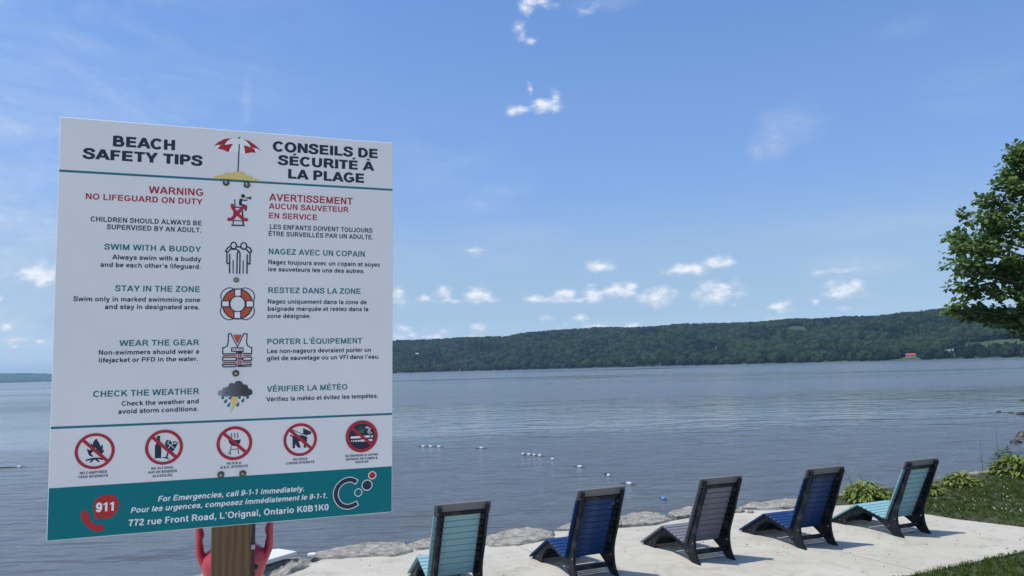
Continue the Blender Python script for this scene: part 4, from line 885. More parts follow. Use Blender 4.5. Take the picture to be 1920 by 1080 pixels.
ICONS = {
'umbrella_picture': [('p','C',[(4292,573),(4436,413),(4640,293),(4847,247),(5048,211),(5221,245),(5418,335),(5586,460),(5718,625),(5567,681),(5423,675),(5243,742),(5078,701),(4899,691),(4729,727),(4572,667),(4410,635),(4380,594)]),
('p','R',[(4292,569),(4421,423),(4611,303),(4847,256),(4744,316),(4671,403),(4614,495),(4496,505),(4393,521)]),
('p','R',[(4410,631),(4496,513),(4643,488),(4872,435),(4807,553),(4750,686),(4729,727),(4617,672),(4513,648)]),
('p','R',[(5176,265),(5357,307),(5525,416),(5632,505),(5717,616),(5587,533),(5481,533),(5421,521),(5359,413),(5267,323)]),
('p','R',[(5194,458),(5299,482),(5436,528),(5512,563),(5567,681),(5438,679),(5333,703),(5243,737),(5226,601)]),
('s','K',34,[(5059,433),(5031,1333)]),
('e','K',5048,235,41,22,0),
('q','Y',[(4302,1604),(4381,1527),(4483,1492),(4571,1483),(4644,1414),(4732,1388),(4836,1394),(4924,1356),(5043,1324),(5162,1332),(5253,1390),(5314,1454),(5419,1447),(5495,1512),(5601,1521),(5685,1581),(5686,1608),(5106,1601),(4661,1597)])],
'lifeguard_picture': [('e','K',5197,2118,60,62,0),
('p','K',[(5133,2197),(5184,2224),(5169,2309),(5170,2381),(5248,2389),(5316,2446),(5318,2578),(5285,2604),(5257,2581),(5255,2461),(5137,2437),(5081,2410),(5077,2302),(5089,2230)]),
('s','K',42,[(5168,2237),(5246,2257),(5330,2243)]),
('p','K',[(5273,2160),(5368,2148),(5444,2114),(5446,2228),(5369,2196),(5273,2196)]),
('s','K',32,[(4950,2237),(4960,2488),(4929,2681),(4908,3076)]),
('s','K',39,[(4960,2490),(5160,2484)]),
('s','K',46,[(5184,2597),(5219,3062)]),
('s','K',28,[(4922,2926),(5200,2922)]),
('s','K',41,[(4858,3080),(5264,3072)]),
('u','R',98,[(4864,2397),(4916,2550),(5029,2688),(5165,2825),(5256,2881),(5356,2871)]),
('u','R',99,[(5322,2446),(5205,2500),(5029,2688),(4920,2825),(4844,2894),(4744,2886)])],
'swimming_buddies_picture': [('e','K',4938,3726,106,123,41),
('e','K',5243,3728,107,124,41),
('s','K',41,[(4836,3763),(4770,3795),(4701,3921),(4756,3943),(4800,3912),(4848,3840),(4937,3849),(5014,3840),(5093,3892),(5133,3968),(5135,4627)]),
('s','K',41,[(5098,3900),(5049,3970),(5049,4628)]),
('s','K',41,[(4742,3944),(4747,4292),(4773,4315),(4822,4290)]),
('s','K',41,[(4826,4000),(4831,4621)]),
('s','K',30,[(4931,4193),(4936,4619)]),
('s','K',30,[(5233,4191),(5237,4619)]),
('s','K',42,[(5351,3997),(5351,4622)]),
('s','K',42,[(5434,3947),(5436,4293),(5411,4315),(5366,4283)]),
('s','K',41,[(5035,3763),(5135,3771),(5203,3832),(5248,3839),(5326,3837),(5383,3918),(5439,3937),(5484,3903),(5437,3791),(5347,3752)])],
'life_ring_picture': [('u','K',29,[(4954,5108),(4824,5078),(4673,5156),(4588,5294),(4596,5444)]),
('u','K',29,[(5201,5104),(5332,5077),(5500,5157),(5591,5308),(5570,5473)]),
('u','K',29,[(4601,5719),(4577,5819),(4628,5968),(4747,6074),(4852,6093),(4957,6068)]),
('u','K',29,[(5216,6067),(5347,6092),(5488,6029),(5582,5890),(5585,5726)]),
('e','O',5085,5591,442,471,231),
('e','K',5085,5591,465,496,36),
('e','K',5085,5591,253,270,36),
('p','K',[(4971,5101),(5201,5098),(5205,5350),(4975,5353)]),
('p','C',[(5007,5139),(5166,5136),(5169,5325),(5010,5327)]),
('p','K',[(4965,5823),(5201,5822),(5204,6074),(4969,6074)]),
('p','C',[(5001,5848),(5165,5848),(5168,6036),(5004,6036)]),
('p','K',[(4591,5482),(4854,5479),(4857,5699),(4595,5700)]),
('p','C',[(4633,5513),(4819,5511),(4822,5661),(4635,5662)]),
('p','K',[(5320,5482),(5576,5479),(5579,5701),(5323,5702)]),
('p','C',[(5356,5507),(5540,5505),(5543,5669),(5358,5671)])],
'life_vest_picture': [('s','K',34,[(4824,6532),(4900,6533),(5100,6952),(5288,6535),(5383,6536),(5375,6830),(5406,6918),(5490,6969),(5532,6976),(5529,7164),(5268,7161)]),
('s','K',34,[(4830,6532),(4823,6825),(4796,6924),(4715,6966),(4668,6972),(4672,7164),(5080,7164),(5079,7095)]),
('z','K',31,[(4931,6979),(5271,6983),(5273,7092),(4932,7090)]),
('s','O',24,[(4972,7032),(5078,7033)]),
('s','O',24,[(5125,7034),(5225,7035)]),
('p','O',[(4965,6571),(5235,6566),(5099,6859)]),
('p','K',[(5102,7102),(5255,7104),(5256,7160),(5103,7158)]),
('s','R',34,[(4673,7220),(5081,7216)]),
('s','R',34,[(5269,7217),(5529,7218)]),
('s','R',34,[(4676,7440),(5078,7442)]),
('s','R',34,[(5272,7441),(5533,7440)]),
('p','R',[(5115,7165),(5233,7166),(5234,7279),(5117,7277)]),
('p','C',[(5157,7203),(5192,7203),(5193,7243),(5157,7242)]),
('p','R',[(5119,7383),(5236,7385),(5238,7497),(5120,7495)]),
('p','C',[(5160,7421),(5195,7421),(5196,7461),(5161,7461)]),
('z','K',31,[(4673,7272),(5076,7279),(5077,7386),(4675,7378)]),
('z','K',32,[(5253,7310),(5317,7277),(5524,7277),(5526,7386),(5283,7385)]),
('p','K',[(5106,7304),(5256,7306),(5257,7354),(5106,7351)]),
('z','K',31,[(4671,7498),(5079,7498),(5069,7562),(5039,7574),(4713,7573),(4678,7554)]),
('z','K',31,[(5121,7538),(5285,7523),(5527,7502),(5511,7565),(5133,7570)])],
'storm_cloud_picture': [('q','T',[(4734,8447),(4735,8530),(4715,8575),(4681,8586),(4652,8560),(4653,8519),(4685,8488)]),
('q','T',[(4817,8571),(4818,8653),(4798,8698),(4764,8709),(4734,8684),(4736,8642),(4768,8611)]),
('q','T',[(4912,8690),(4913,8773),(4893,8817),(4858,8828),(4829,8803),(4831,8761),(4863,8730)]),
('q','T',[(4955,8457),(4956,8540),(4936,8585),(4901,8596),(4872,8570),(4873,8528),(4905,8497)]),
('q','T',[(5229,8454),(5231,8537),(5210,8582),(5175,8593),(5146,8567),(5147,8525),(5180,8494)]),
('q','T',[(5327,8564),(5329,8647),(5308,8692),(5273,8703),(5243,8677),(5245,8635),(5278,8604)]),
('q','T',[(5180,8691),(5182,8774),(5161,8819),(5126,8830),(5097,8804),(5098,8762),(5131,8731)]),
('q','T',[(5471,8459),(5472,8542),(5452,8588),(5416,8599),(5386,8573),(5388,8531),(5421,8500)]),
('p','Y',[(4987,8489),(5116,8512),(5094,8610),(5141,8636),(5073,8782),(4920,9035),(4996,8718),(4932,8703)]),
('q','N',[(4545,8388),(4578,8322),(4664,8300),(4704,8233),(4785,8217),(4854,8176),(4876,8115),(4945,8080),(5021,8101),(5073,8040),(5155,8020),(5249,8057),(5294,8139),(5356,8141),(5422,8180),(5447,8274),(5512,8286),(5566,8353),(5567,8427),(5527,8476),(5468,8480),(5409,8509),(5327,8519),(5232,8491),(5139,8513),(5045,8516),(4952,8494),(4882,8479),(4813,8508),(4731,8474),(4639,8477),(4563,8444)])],
'campfire_ban_symbol': [('p','K',[(1205,9612),(1246,9694),(1294,9769),(1322,9858),(1373,9803),(1388,9891),(1371,9970),(1416,9958),(1411,10023),(1354,10092),(1289,10103),(1130,9992),(1080,10047),(1141,10152),(1056,10133),(1010,10072),(960,9903),(1026,9943),(1077,9946),(1066,9743),(1113,9803),(1136,9703)]),
('s','K',47,[(943,10248),(1136,10202),(1279,10204),(1397,10243)]),
('s','K',47,[(1058,10309),(1162,10211)]),
('s','K',47,[(1295,10309),(1188,10205)]),
('p','C',[(1192,9880),(1181,9923),(1227,9969)]),
('s','R',93,[(850,9645),(1510,10290)]),
('e','R',1177,9988,529,529,85)],
'alcohol_ban_symbol': [('p','K',[(2844,9619),(2929,9624),(2932,9792),(2973,9898),(2975,10300),(2797,10299),(2793,9918),(2835,9839),(2847,9758)]),
('p','K',[(3121,9765),(3204,9769),(3261,9839),(3343,9806),(3469,9865),(3401,9937),(3368,10025),(3335,10083),(3280,10117),(3168,10043),(3112,9966),(3069,9896),(3088,9815)]),
('s','C',17,[(3197,9776),(3144,9863),(3221,9927),(3168,10013)]),
('s','C',17,[(3469,9873),(3289,9878),(3221,9927)]),
('s','C',17,[(3221,9927),(3362,10047)]),
('s','C',20,[(3289,9878),(3253,9794)]),
('s','C',14,[(3385,9831),(3276,9900)]),
('s','K',40,[(3163,10117),(3132,10279)]),
('p','K',[(2981,10285),(3118,10267),(3230,10360),(3119,10323)]),
('s','R',97,[(2708,9647),(3380,10287)]),
('e','R',3050,9977,529,529,88)],
'barbecue_ban_symbol': [('p','K',[(4877,9869),(5244,9860),(5232,9943),(5174,10023),(5083,10059),(4978,10033),(4911,9953)]),
('s','K',21,[(4971,10039),(4929,10243)]),
('s','K',22,[(5161,10063),(5194,10314)]),
('s','K',21,[(4967,10149),(5163,10149)]),
('e','K',4926,10273,39,41,18),
('s','K',22,[(4972,9646),(4960,9708),(4984,9750),(4974,9798)]),
('s','K',22,[(5063,9644),(5051,9705),(5075,9748),(5066,9810)]),
('s','K',22,[(5148,9641),(5139,9703),(5162,9746),(5151,9807)]),
('s','R',96,[(4731,9641),(5395,10256)]),
('e','R',5062,9964,527,527,94)],
'dog_ban_symbol': [('p','K',[(7138,9597),(7404,9723),(7370,9807),(7265,9809),(7259,9844),(7133,9781)]),
('s','K',22,[(6793,9623),(7126,9795)]),
('p','K',[(6733,9790),(6754,9784),(6816,9822),(7113,9816),(7266,9880),(7260,10022),(7240,10064),(7227,10177),(7242,10220),(7186,10224),(7158,10201),(7157,10088),(7059,10012),(6997,10008),(7068,10196),(7034,10223),(6972,10198),(6895,10074),(6889,10208),(6855,10230),(6814,10204),(6810,9871),(6734,9825)]),
('s','R',98,[(6725,9634),(7402,10258)]),
('e','R',7052,9957,523,525,92)],
'smoking_ban_symbol': [('e','K',9014,9950,452,451,0),
('s','G',26,[(9003,9826),(9001,9590)]),
('s','G',26,[(9003,9826),(8922,9662)]),
('s','G',26,[(9003,9826),(9082,9652)]),
('s','G',26,[(9003,9826),(8878,9737)]),
('s','G',26,[(9003,9826),(9122,9734)]),
('s','G',26,[(9003,9826),(8908,9815)]),
('s','G',26,[(9003,9826),(9098,9822)]),
('p','W',[(8655,9939),(9274,9927),(9277,9997),(8656,10012)]),
('p','W',[(9308,9929),(9333,9930),(9333,10000),(9308,9999)]),
('p','W',[(9352,9928),(9381,9929),(9381,10000),(9352,10001)]),
('p','W',[(8968,10057),(9366,10053),(9366,10119),(8968,10120)]),
('p','W',[(8888,10060),(8946,10060),(8946,10116),(8888,10118)]),
('p','W',[(8851,10063),(8870,10061),(8871,10118),(8852,10118)]),
('p','W',[(8783,10059),(8837,10062),(8837,10117),(8784,10117)]),
('p','W',[(8735,10068),(8760,10068),(8760,10116),(8736,10118)]),
('p','W',[(8656,10074),(8721,10073),(8721,10099),(8656,10103)]),
('s','W',20,[(9148,9633),(9221,9658),(9302,9706),(9266,9792),(9354,9870)]),
('s','W',20,[(9119,9661),(9199,9686),(9251,9747),(9207,9818),(9288,9888)]),
('s','R',96,[(8697,9677),(9341,10227)]),
('e','R',9014,9950,525,524,107)],
'emergency_phone_symbol': [('q','B',[(1208,11987),(1215,11844),(1182,11684),(1193,11527),(1268,11389),(1408,11306),(1591,11299),(1750,11354),(1839,11491),(1849,11652),(1800,11807),(1698,11928),(1556,11988),(1425,11977),(1321,11956)]),
('q','B',[(947,11693),(1019,11742),(1072,11832),(1075,11918),(1142,12038),(1248,12133),(1313,12146),(1377,12123),(1456,12181),(1491,12255),(1447,12316),(1331,12341),(1201,12308),(1056,12202),(937,12049),(862,11900),(859,11786),(890,11717)])],
'town_logo': [('u','W',180,[(8868,11444),(8730,11359),(8602,11339),(8459,11372),(8317,11466),(8223,11602),(8185,11758),(8210,11918),(8306,12084),(8433,12174),(8576,12209),(8735,12182),(8895,12107)]),
('u','K',135,[(8846,11430),(8730,11359),(8602,11339),(8459,11372),(8317,11466),(8223,11602),(8185,11758),(8210,11918),(8306,12084),(8433,12174),(8576,12209),(8735,12182),(8872,12116)]),
('e','W',9367,11247,135,134,0),
('e','B',9367,11247,106,105,0),
('e','W',9195,11556,178,180,0),
('e','K',9195,11556,152,152,0),
('e','W',8909,11775,132,134,24)],
}

# ------------------------------------------------------------------ the beach information sign on its post
SC_ = 1.25 / 1.219
sr = Vector((0.94332252, 0.33185509, -0.00385101)).normalized()
sd_ = Vector((-0.01912723, 0.04204446, -0.99893264)); sd_ = (sd_ - sr * sd_.dot(sr)).normalized()
sn = sr.cross(-sd_)                      # towards the viewer
TL = EYE + (Vector((-1.30924248, 2.11661898, 3.19881928)) - EYE) * SC_
Ms = Matrix((sr, -sd_, sn)).transposed().to_4x4(); Ms.translation = TL
base = TL + sr * 0.5 + sd_ * 1.25 - sn * 0.07; base.z = float(ground_z([base.x], [base.y])[0])
sign = bpy.data.objects.new('beach_safety_sign', None); COL.objects.link(sign)
sign.matrix_world = Matrix.Translation(base) @ Ms.to_3x3().to_4x4(); sign.empty_display_size = .1
tag(sign, 'large white and teal bilingual beach safety board bolted to a wooden post', 'sign')
LM = (Matrix.Translation(base) @ Ms.to_3x3().to_4x4()).inverted() @ Ms      # panel frame in the sign's own frame
def onsign(o):
    b = o.matrix_basis.copy(); o.parent = sign; o.matrix_basis = LM @ b; return o
WPAN = NT('sign_white'); co = WPAN.coord('Object')
f1 = WPAN.noise(co, 2.2, 5, .6); f2 = WPAN.noise(co, 160, 3); f3 = WPAN.n('ShaderNodeTexVoronoi'); f3.inputs['Scale'].default_value = 26; WPAN.l(co, f3.inputs['Vector'])
c0 = WPAN.ramp(f1, [(.3, (.69, .70, .70)), (.7, (.75, .755, .75))])
c0 = WPAN.mix(WPAN.ramp(f3.outputs['Distance'], [(0.03, (.35, .35, .35)), (0.05, (0, 0, 0))]), c0, (.5, .5, .48))
WPAN.col(c0); WPAN.set(Roughness=.5); WPAN.b.inputs['Specular IOR Level'].default_value = .2; WPAN.bump(f1, .05, .01)
bm = bmesh.new(); add_box(bm, (.5015, -.625, -.0045), (1.003, 1.25, .009), .0012)
onsign(bmobj('sign_panel', bm, WPAN.m))
def quad(name, x0, y0, x1, y1, z, m):
    me = bpy.data.meshes.new(name); me.from_pydata([(x0 / 1000, -y1 / 1000, z), (x1 / 1000, -y1 / 1000, z), (x1 / 1000, -y0 / 1000, z), (x0 / 1000, -y0 / 1000, z)], [], [(0, 1, 2, 3)])
    return onsign(link(name, me, m))
quad('teal_stripe', 1.5, 160.1, 1001.5, 167.1, .0002, PM['T'])
quad('teal_stripe', 1.5, 922.0, 1001.5, 929.0, .0002, PM['T'])
quad('teal_band', 1.5, 1099.2, 1001.5, 1248.5, .0002, PM['D'])
for (txt, x0, x1, yb, cap, mc, fl) in TEXT:
    pr = Print(); z = .0010 if txt == '911' else .0005
    set_text(pr, txt, x0, x1, yb, cap, PM[mc], fl, z)
    onsign(build_print(pr, 'lettering', None))
for nm, items in ICONS.items():
    pr = Print(); z = .0004
    for it in items:
        k, c = it[0], it[1]; m = PM[c]; z += .00009
        sc = lambda P: [(x / 10, y / 10) for x, y in P]
        if k == 'p': pr.poly(sc(it[2]), m, z)
        elif k == 'q': pr.poly(catmull(sc(it[2]), True, 5), m, z)
        elif k in 'su':
            P = sc(it[3]); P = catmull(P, False, 5) if k == 'u' else P; w = it[2] / 20
            L, Rt = stroke_poly(P, w, w); pr.strip(L, Rt, m, z)
        elif k == 'z':
            P = sc(it[3]); w = it[2] / 20; L, Rt = stroke_poly(P, w, w, True); pr.strip(L, Rt, m, z, True)
        elif k == 'e':
            cx_, cy_, rx, ry, th = [q_ / 10 for q_ in it[2:]]
            A0 = [(cx_ + rx * math.cos(a * math.pi / 24), cy_ + ry * math.sin(a * math.pi / 24)) for a in range(48)]
            if th <= 0: pr.poly(A0, m, z)
            else:
                A1 = [(cx_ + (rx - th) * math.cos(a * math.pi / 24), cy_ + (ry - th) * math.sin(a * math.pi / 24)) for a in range(48)]
                pr.strip(A0, A1, m, z, True)
    onsign(build_print(pr, nm, None))
BOLT = simple('bolt_metal', (.32, .31, .29), .35, .3, 300, metal=0.8)
WASH = simple('washer_metal', (.07, .07, .07), .4, .2, 300, metal=0.7)
for bx, by, br in ((468.3, 172.2, 10), (531.0, 175.3, 10), (503.5, 482.6, 8), (506.6, 778.2, 10.5), (467.8, 1091.2, 10.5), (531.9, 1092.2, 10.5)):
    bm = bmesh.new(); bmesh.ops.create_cone(bm, cap_ends=True, segments=24, radius1=br / 1000, radius2=br / 1050, depth=.0024)
    w = bmobj('bolt', bm, WASH); w.matrix_basis = Matrix.Translation((bx / 1000, -by / 1000, .0026)); onsign(w)
    bm = bmesh.new(); bmesh.ops.create_cone(bm, cap_ends=True, segments=6, radius1=.0058, radius2=.0056, depth=.005, matrix=Matrix.Translation((0, 0, .0036)))
    bmesh.ops.create_cone(bm, cap_ends=True, segments=16, radius1=.0048, radius2=.003, depth=.0022, matrix=Matrix.Translation((0, 0, .0074)))
    h = bmobj('bolt_head', bm, BOLT, w)
q = NT('post_wood'); co = q.coord('Object', (1, .06, 1)); g1 = q.noise(co, 42, 6, .6, 1.5)
wv = q.n('ShaderNodeTexWave', wave_type='RINGS', rings_direction='Y'); wv.inputs['Scale'].default_value = 14; wv.inputs['Distortion'].default_value = 5; wv.inputs['Detail'].default_value = 3; wv.inputs['Detail Scale'].default_value = 1.2
q.l(q.coord('Object', (1, .16, 1)), wv.inputs['Vector'])
c = q.ramp(wv.outputs['Fac'], [(0.1, (.115, .067, .031)), (.5, (.135, .081, .038)), (.9, (.155, .096, .047))])
c = q.mix(q.ramp(g1, [(.4, (0, 0, 0)), (.8, (.5, .5, .5))]), c, (.075, .048, .027))
g2 = q.noise(q.coord('Object', (1, .02, 1)), 75, 3, .5); ck = q.ramp(g2, [(.30, (1, 1, 1)), (.335, (0, 0, 0))]); c = q.mix(q.math('MULTIPLY', ck, .75), c, (.03, .02, .012))
q.col(c); q.set(Roughness=.85); q.bump(g1, .5, .002); POSTM = q.m
H0 = (TL.z - base.z)
bm = bmesh.new(); add_box(bm, (.501, -(.15 + (H0 + .25 - .15) / 2), -.009 - .0585), (.117, H0 + .25 - .15, .117), .004)
onsign(bmobj('wooden_post', bm, POSTM))
RAIL = simple('black_rail', (.012, .013, .016), .5)
bm = bmesh.new(); add_box(bm, (.5662, -(.9 + (H0 + .1 - .9) / 2), -.03), (.012, H0 + .1 - .9, .03), .001)
rl = onsign(bmobj('side_rail', bm, RAIL))
bm = bmesh.new(); add_box(bm, (.566, -1.325, -.014), (.012, .014, .006), .001); k = bmobj('clip', bm, simple('grey_clip', (.3, .32, .35), .5)); onsign(k)
bm = bmesh.new(); bmesh.ops.create_icosphere(bm, subdivisions=2, radius=.009, matrix=Matrix.Translation((.575, -1.392, -.03))); onsign(bmobj('rail_knob', bm, RAIL))

# ------------------------------------------------------------------ red rescue can hanging behind the post
q = NT('rescue_red'); q.col(q.mix(q.noise(q.coord('Object'), 9, 4), (.40, .032, .06), (.47, .055, .085))); q.set(Roughness=.38, Subsurface_Weight=0.25); q.b.inputs['Subsurface Radius'].default_value = (.03, .008, .008); RED = q.m
can = bpy.data.objects.new('rescue_can', None); COL.objects.link(can); can.empty_display_size = .1
cb = TL + sr * .508 + sd_ * 1.675 - sn * .25
can.matrix_world = Matrix.Translation(cb) @ Ms.to_3x3().to_4x4()
tag(can, 'red plastic rescue can with ribbed handles hanging behind the sign post', 'rescue can')
bm = bmesh.new()
prof = [(0.0, .012), (.015, .032), (.05, .053), (.10, .070), (.15, .083), (.20, .095), (.245, .108), (.272, .104), (.29, .085), (.305, .062), (.33, .052), (.45, .05), (.56, .052), (.585, .062), (.6, .085), (.618, .104), (.64, .106), (.68, .09), (.72, .05), (.735, .02)]
tube(bm, [(0, y, 0) for y, _ in prof], [(r, r * .72) if r > .07 else (r, r * .8) for _, r in prof], 24, flat=(0, 0, 1))
body = bmobj('can_body', bm, RED, can, smooth=True)
for s in (-1, 1):
    bm = bmesh.new(); P = []; Rr_ = []
    for i in range(61):
        t = i / 60; y = .215 + .455 * t
        e = min(t, 1 - t)
        w = .0125 + .030 * math.exp(-e / .055); x = s * (.099 + .026 * min(1, e / .15) - w)
        rp = .0028 * math.sin(t * 60) if .2 < t < .8 else 0
        P.append((x + s * rp * .5, y, 0)); Rr_.append((w - rp * .5, .024))
    tube(bm, P, Rr_, 14, flat=(0, 0, 1)); bmobj('handle', bm, RED, can, smooth=True)
HK = bmesh.new(); tube(HK, [(0, .72, 0), (0, .80, 0), (0, .85, .05), (0, .85, .1)], .007, 8); bmobj('hanging_loop', HK, RAIL, can)

# ------------------------------------------------------------------ plants on the bank
def leaf_mat(name, dark, light, trans=0.25, scale=6, edge=None):
    q = NT(name); oi = q.n('ShaderNodeObjectInfo'); co = q.coord('World'); f = q.noise(co, scale, 4, .6)
    t = q.math('ADD', q.math('MULTIPLY', oi.outputs['Random'], .5), q.math('MULTIPLY', f, .6))
    c = q.ramp(t, [(.2, dark), (.8, light)])
    if edge:
        at = q.n('ShaderNodeAttribute', attribute_name='rim'); c = q.mix(at.outputs['Fac'], c, edge)
    q.col(c); q.set(Roughness=.6); q.b.inputs['Specular IOR Level'].default_value = .2
    tr = q.n('ShaderNodeBsdfTranslucent'); q.l(c, tr.inputs['Color']); ms = q.n('ShaderNodeMixShader'); ms.inputs[0].default_value = trans
    q.l(q.b.outputs[0], ms.inputs[1]); q.l(tr.outputs[0], ms.inputs[2]); q.l(ms.outputs[0], q.out.inputs['Surface']); return q.m
HOSTA = leaf_mat('hosta_leaf', (.042, .085, .016), (.19, .25, .045), .2, 9, (.34, .38, .12))
GRN = leaf_mat('green_leaf', (.03, .07, .02), (.09, .15, .04), .2)
def hosta_leaf_mesh(L, Wd, droop, mat, name='leaf'):
    V = []; Fc = []; rim = []; n = 7
    for i in range(n + 1):
        t = i / n; w = Wd * (math.sin(math.pi * min(1, t * 0.93 + .04)) ** .8) * (1 - t * .35); x = L * t; z = L * (0.55 * t - (0.55 + droop) * t * t)
        for k, s in enumerate((-1, -.55, 0, .55, 1)):
            V.append((x, s * w, z + abs(s) * w * .35 + .004 * math.sin(t * 20 + s * 4))); rim.append(1.0 if abs(s) == 1 else 0.0)
    for i in range(n):
        for k in range(4): a = i * 5 + k; Fc.append((a, a + 1, a + 6, a + 5))
    me = bpy.data.meshes.new(name); me.from_pydata(V, [], Fc); at = me.attributes.new('rim', 'FLOAT', 'POINT'); at.data.foreach_set('value', rim); me.materials.append(mat); me.shade_smooth(); return me
LM1 = [hosta_leaf_mesh(.15, .034, .35, HOSTA), hosta_leaf_mesh(.18, .038, .55, HOSTA), hosta_leaf_mesh(.13, .036, .2, HOSTA)]
def hosta(x, y, r, h, n, label, meshes=LM1, group='leafy hosta clumps on the bank'):
    z = float(ground_z([x], [y])[0]); z = max(z, 0.0)
    t = empty('hosta_plant', (x, y, z), 0, label, 'plant', group)
    g = random.Random(int(x * 100))
    for i in range(n):
        a = g.uniform(0, 6.283); q = g.random(); rr = r * .9 * math.sqrt(q)
        o = bpy.data.objects.new('leaf', g.choice(meshes)); COL.objects.link(o); o.parent = t
        o.location = (rr * math.cos(a) * 0.75, rr * math.sin(a) * 0.75, h * (1 - q) ** .7 * g.uniform(.45, 1))
        o.rotation_euler = (g.uniform(-.3, .3), -g.uniform(-.1, .55) - (1 - q) * .35, a + g.uniform(-.5, .5)); s = g.uniform(.55, 1.05) * (r / .42) ** .5; o.scale = (s, s, s)
    bm = bmesh.new()
    for i in range(10):
        a = g.uniform(0, 6.283); tube(bm, [(0, 0, -.03), (.1 * math.cos(a) * r, .1 * math.sin(a) * r, h * .4), (.45 * r * math.cos(a), .45 * r * math.sin(a), h * .75)], .004, 4)
    tag(bmobj('stems', bm, GRN, t), kind='stuff')
hosta(5.98, 13.15, .47, .27, 260, 'large yellow green hosta clump between the two rightmost chairs')
hosta(8.1, 13.95, .38, .21, 200, 'yellow green hosta clump just right of the farthest chair')
hosta(7.18, 13.35, .3, .16, 90, 'small yellow hosta peeking from behind the farthest chair back')
hosta(9.85, 15.0, .62, .36, 290, 'tall variegated hosta at the right picture edge')
hosta(10.75, 15.6, .55, .33, 160, 'hosta beyond the right picture edge')
bush_m = [hosta_leaf_mesh(.11, .022, .3, GRN)]
hosta(10.2, 15.9, .42, .50, 150, 'dark green weedy plant rising behind the variegated hosta', bush_m, None)
# thin weeds and bits of drift
def stalk(x, y, z, h, lean, label, n=4):
    bm = bmesh.new(); tube(bm, [(0, 0, 0), (lean * .3, 0, h * .5), (lean, .02, h)], [.005, .004, .002], 5)
    for i in range(n):
        s = -1 if i % 2 else 1; zz = h * (.25 + .15 * i); tube(bm, [(lean * zz / h, 0, zz), (lean * zz / h + s * .06, .02, zz + .09)], [.0035, .0015], 4)
    o = bmobj('weed_stalk', bm, simple('dry_stalk', (.06, .06, .03), .9) if 'dry_stalk' not in MATS else MATS['dry_stalk']); o.location = (x, y, z); tag(o, label, 'plant')
stalk(6.12, 13.9, 0.0, .62, -.28, 'thin leaning weed stalk rising behind the dark blue chair')
stalk(6.28, 13.95, 0.0, .38, .02, 'short upright weed behind the large hosta')
stalk(9.45, 15.5, -.02, .75, .02, 'thin tall weed by the water left of the variegated hosta', 3)
stalk(10.1, 16.0, 0, .95, .03, 'tallest thin weed above the variegated hosta', 3)

# ------------------------------------------------------------------ lawn: blades, clover leaves and white clover heads
GM = leaf_mat('grass_blade', (.034, .072, .009), (.095, .14, .024), .25, 1.6)
q = MATS['grass_blade']
BX = (3.2, 14.5, 2.5, 18.5)
def scatter_pts(n, box):
    X = nrg.uniform(box[0], box[1], n); Y = nrg.uniform(box[2], box[3], n)
    d = seg_dist(X, Y, SHORE); ins = inside(X, Y, LAND) & (d > 0.28)
    dp = seg_dist(X, Y, PATIO, True); inp = inside(X, Y, PATIO)
    wig = 0.05 * np.sin(X * 9 + np.sin(Y * 7) * 2) + .03 * np.sin(X * 23 + Y * 17)
    ok = ins & ~(inp & (dp > 0.04 + wig)) & (Y + 0.6 * np.maximum(X - 2.5, 0) > 6.8)
    # rock strip along the water stays bare left of the lawn
    ok &= ~((X < 5.3) & (Y > 11.3))
    bank = (d < 0.75) & (nrg.uniform(0, 1, n) < .75); ok &= ~bank
    return X[ok], Y[ok]
def build_blades(name, X, Y, nb, h0, h1, w, mat, label):
    Z = ground_z(X, Y); n = len(X) * nb
    bx = np.repeat(X, nb) + nrg.normal(0, .018, n); by = np.repeat(Y, nb) + nrg.normal(0, .018, n); bz = np.repeat(Z, nb) - .004
    a = nrg.uniform(0, 6.283, n); h = nrg.uniform(h0, h1, n) * (0.65 + 0.5 * (np.sin(bx * 2.1) * np.sin(by * 2.7) * .5 + .5)); ln = nrg.uniform(.1, .75, n) * h
    a2 = nrg.uniform(0, 6.283, n); dx, dy = np.cos(a) * w / 2, np.sin(a) * w / 2; lx, ly = np.cos(a2) * ln, np.sin(a2) * ln
    V = np.stack([np.stack([bx - dx, by - dy, bz], -1), np.stack([bx + dx, by + dy, bz], -1),
                  np.stack([bx + dx * .7 + lx * .4, by + dy * .7 + ly * .4, bz + h * .6], -1), np.stack([bx - dx * .7 + lx * .4, by - dy * .7 + ly * .4, bz + h * .6], -1), np.stack([bx + lx, by + ly, bz + h], -1)], 1).reshape(-1, 3)
    k = np.arange(n) * 5
    F = [tuple(r) for r in np.stack([k, k + 1, k + 2, k + 3], -1).tolist()] + [tuple(r) for r in np.stack([k + 3, k + 2, k + 4], -1).tolist()]
    return tag(pymesh(name, V.tolist(), F, mat), label, 'grass', kind='stuff')
X, Y = scatter_pts(34000, BX)
near = (Y < 15.5) & (X < 11.5)
build_blades('lawn_grass', X[near], Y[near], 10, .03, .08, .0085, GM, 'rough green grass of the lawn beside and below the patio')
X, Y = scatter_pts(9000, (4.0, 12, 7, 16))
Zc = ground_z(X, Y)
V = []; F = []
for x, y, z in zip(X, Y, Zc):          # round clover leaflets just above the blades
    hgt = rng.uniform(.02, .055); r = rng.uniform(.007, .012); b = len(V); tx, ty = rng.uniform(-.5, .5), rng.uniform(-.5, .5)
    for k in range(3):
        a = k * 2.09 + x * 50; cx_, cy_ = x + math.cos(a) * r, y + math.sin(a) * r; b = len(V)
        for m in range(5):
            c_ = m * 1.2566; px_, py_ = r * math.cos(c_), r * math.sin(c_); V.append((cx_ + px_, cy_ + py_, z + hgt + tx * px_ + ty * py_))
        F.append(tuple(range(b, b + 5)))
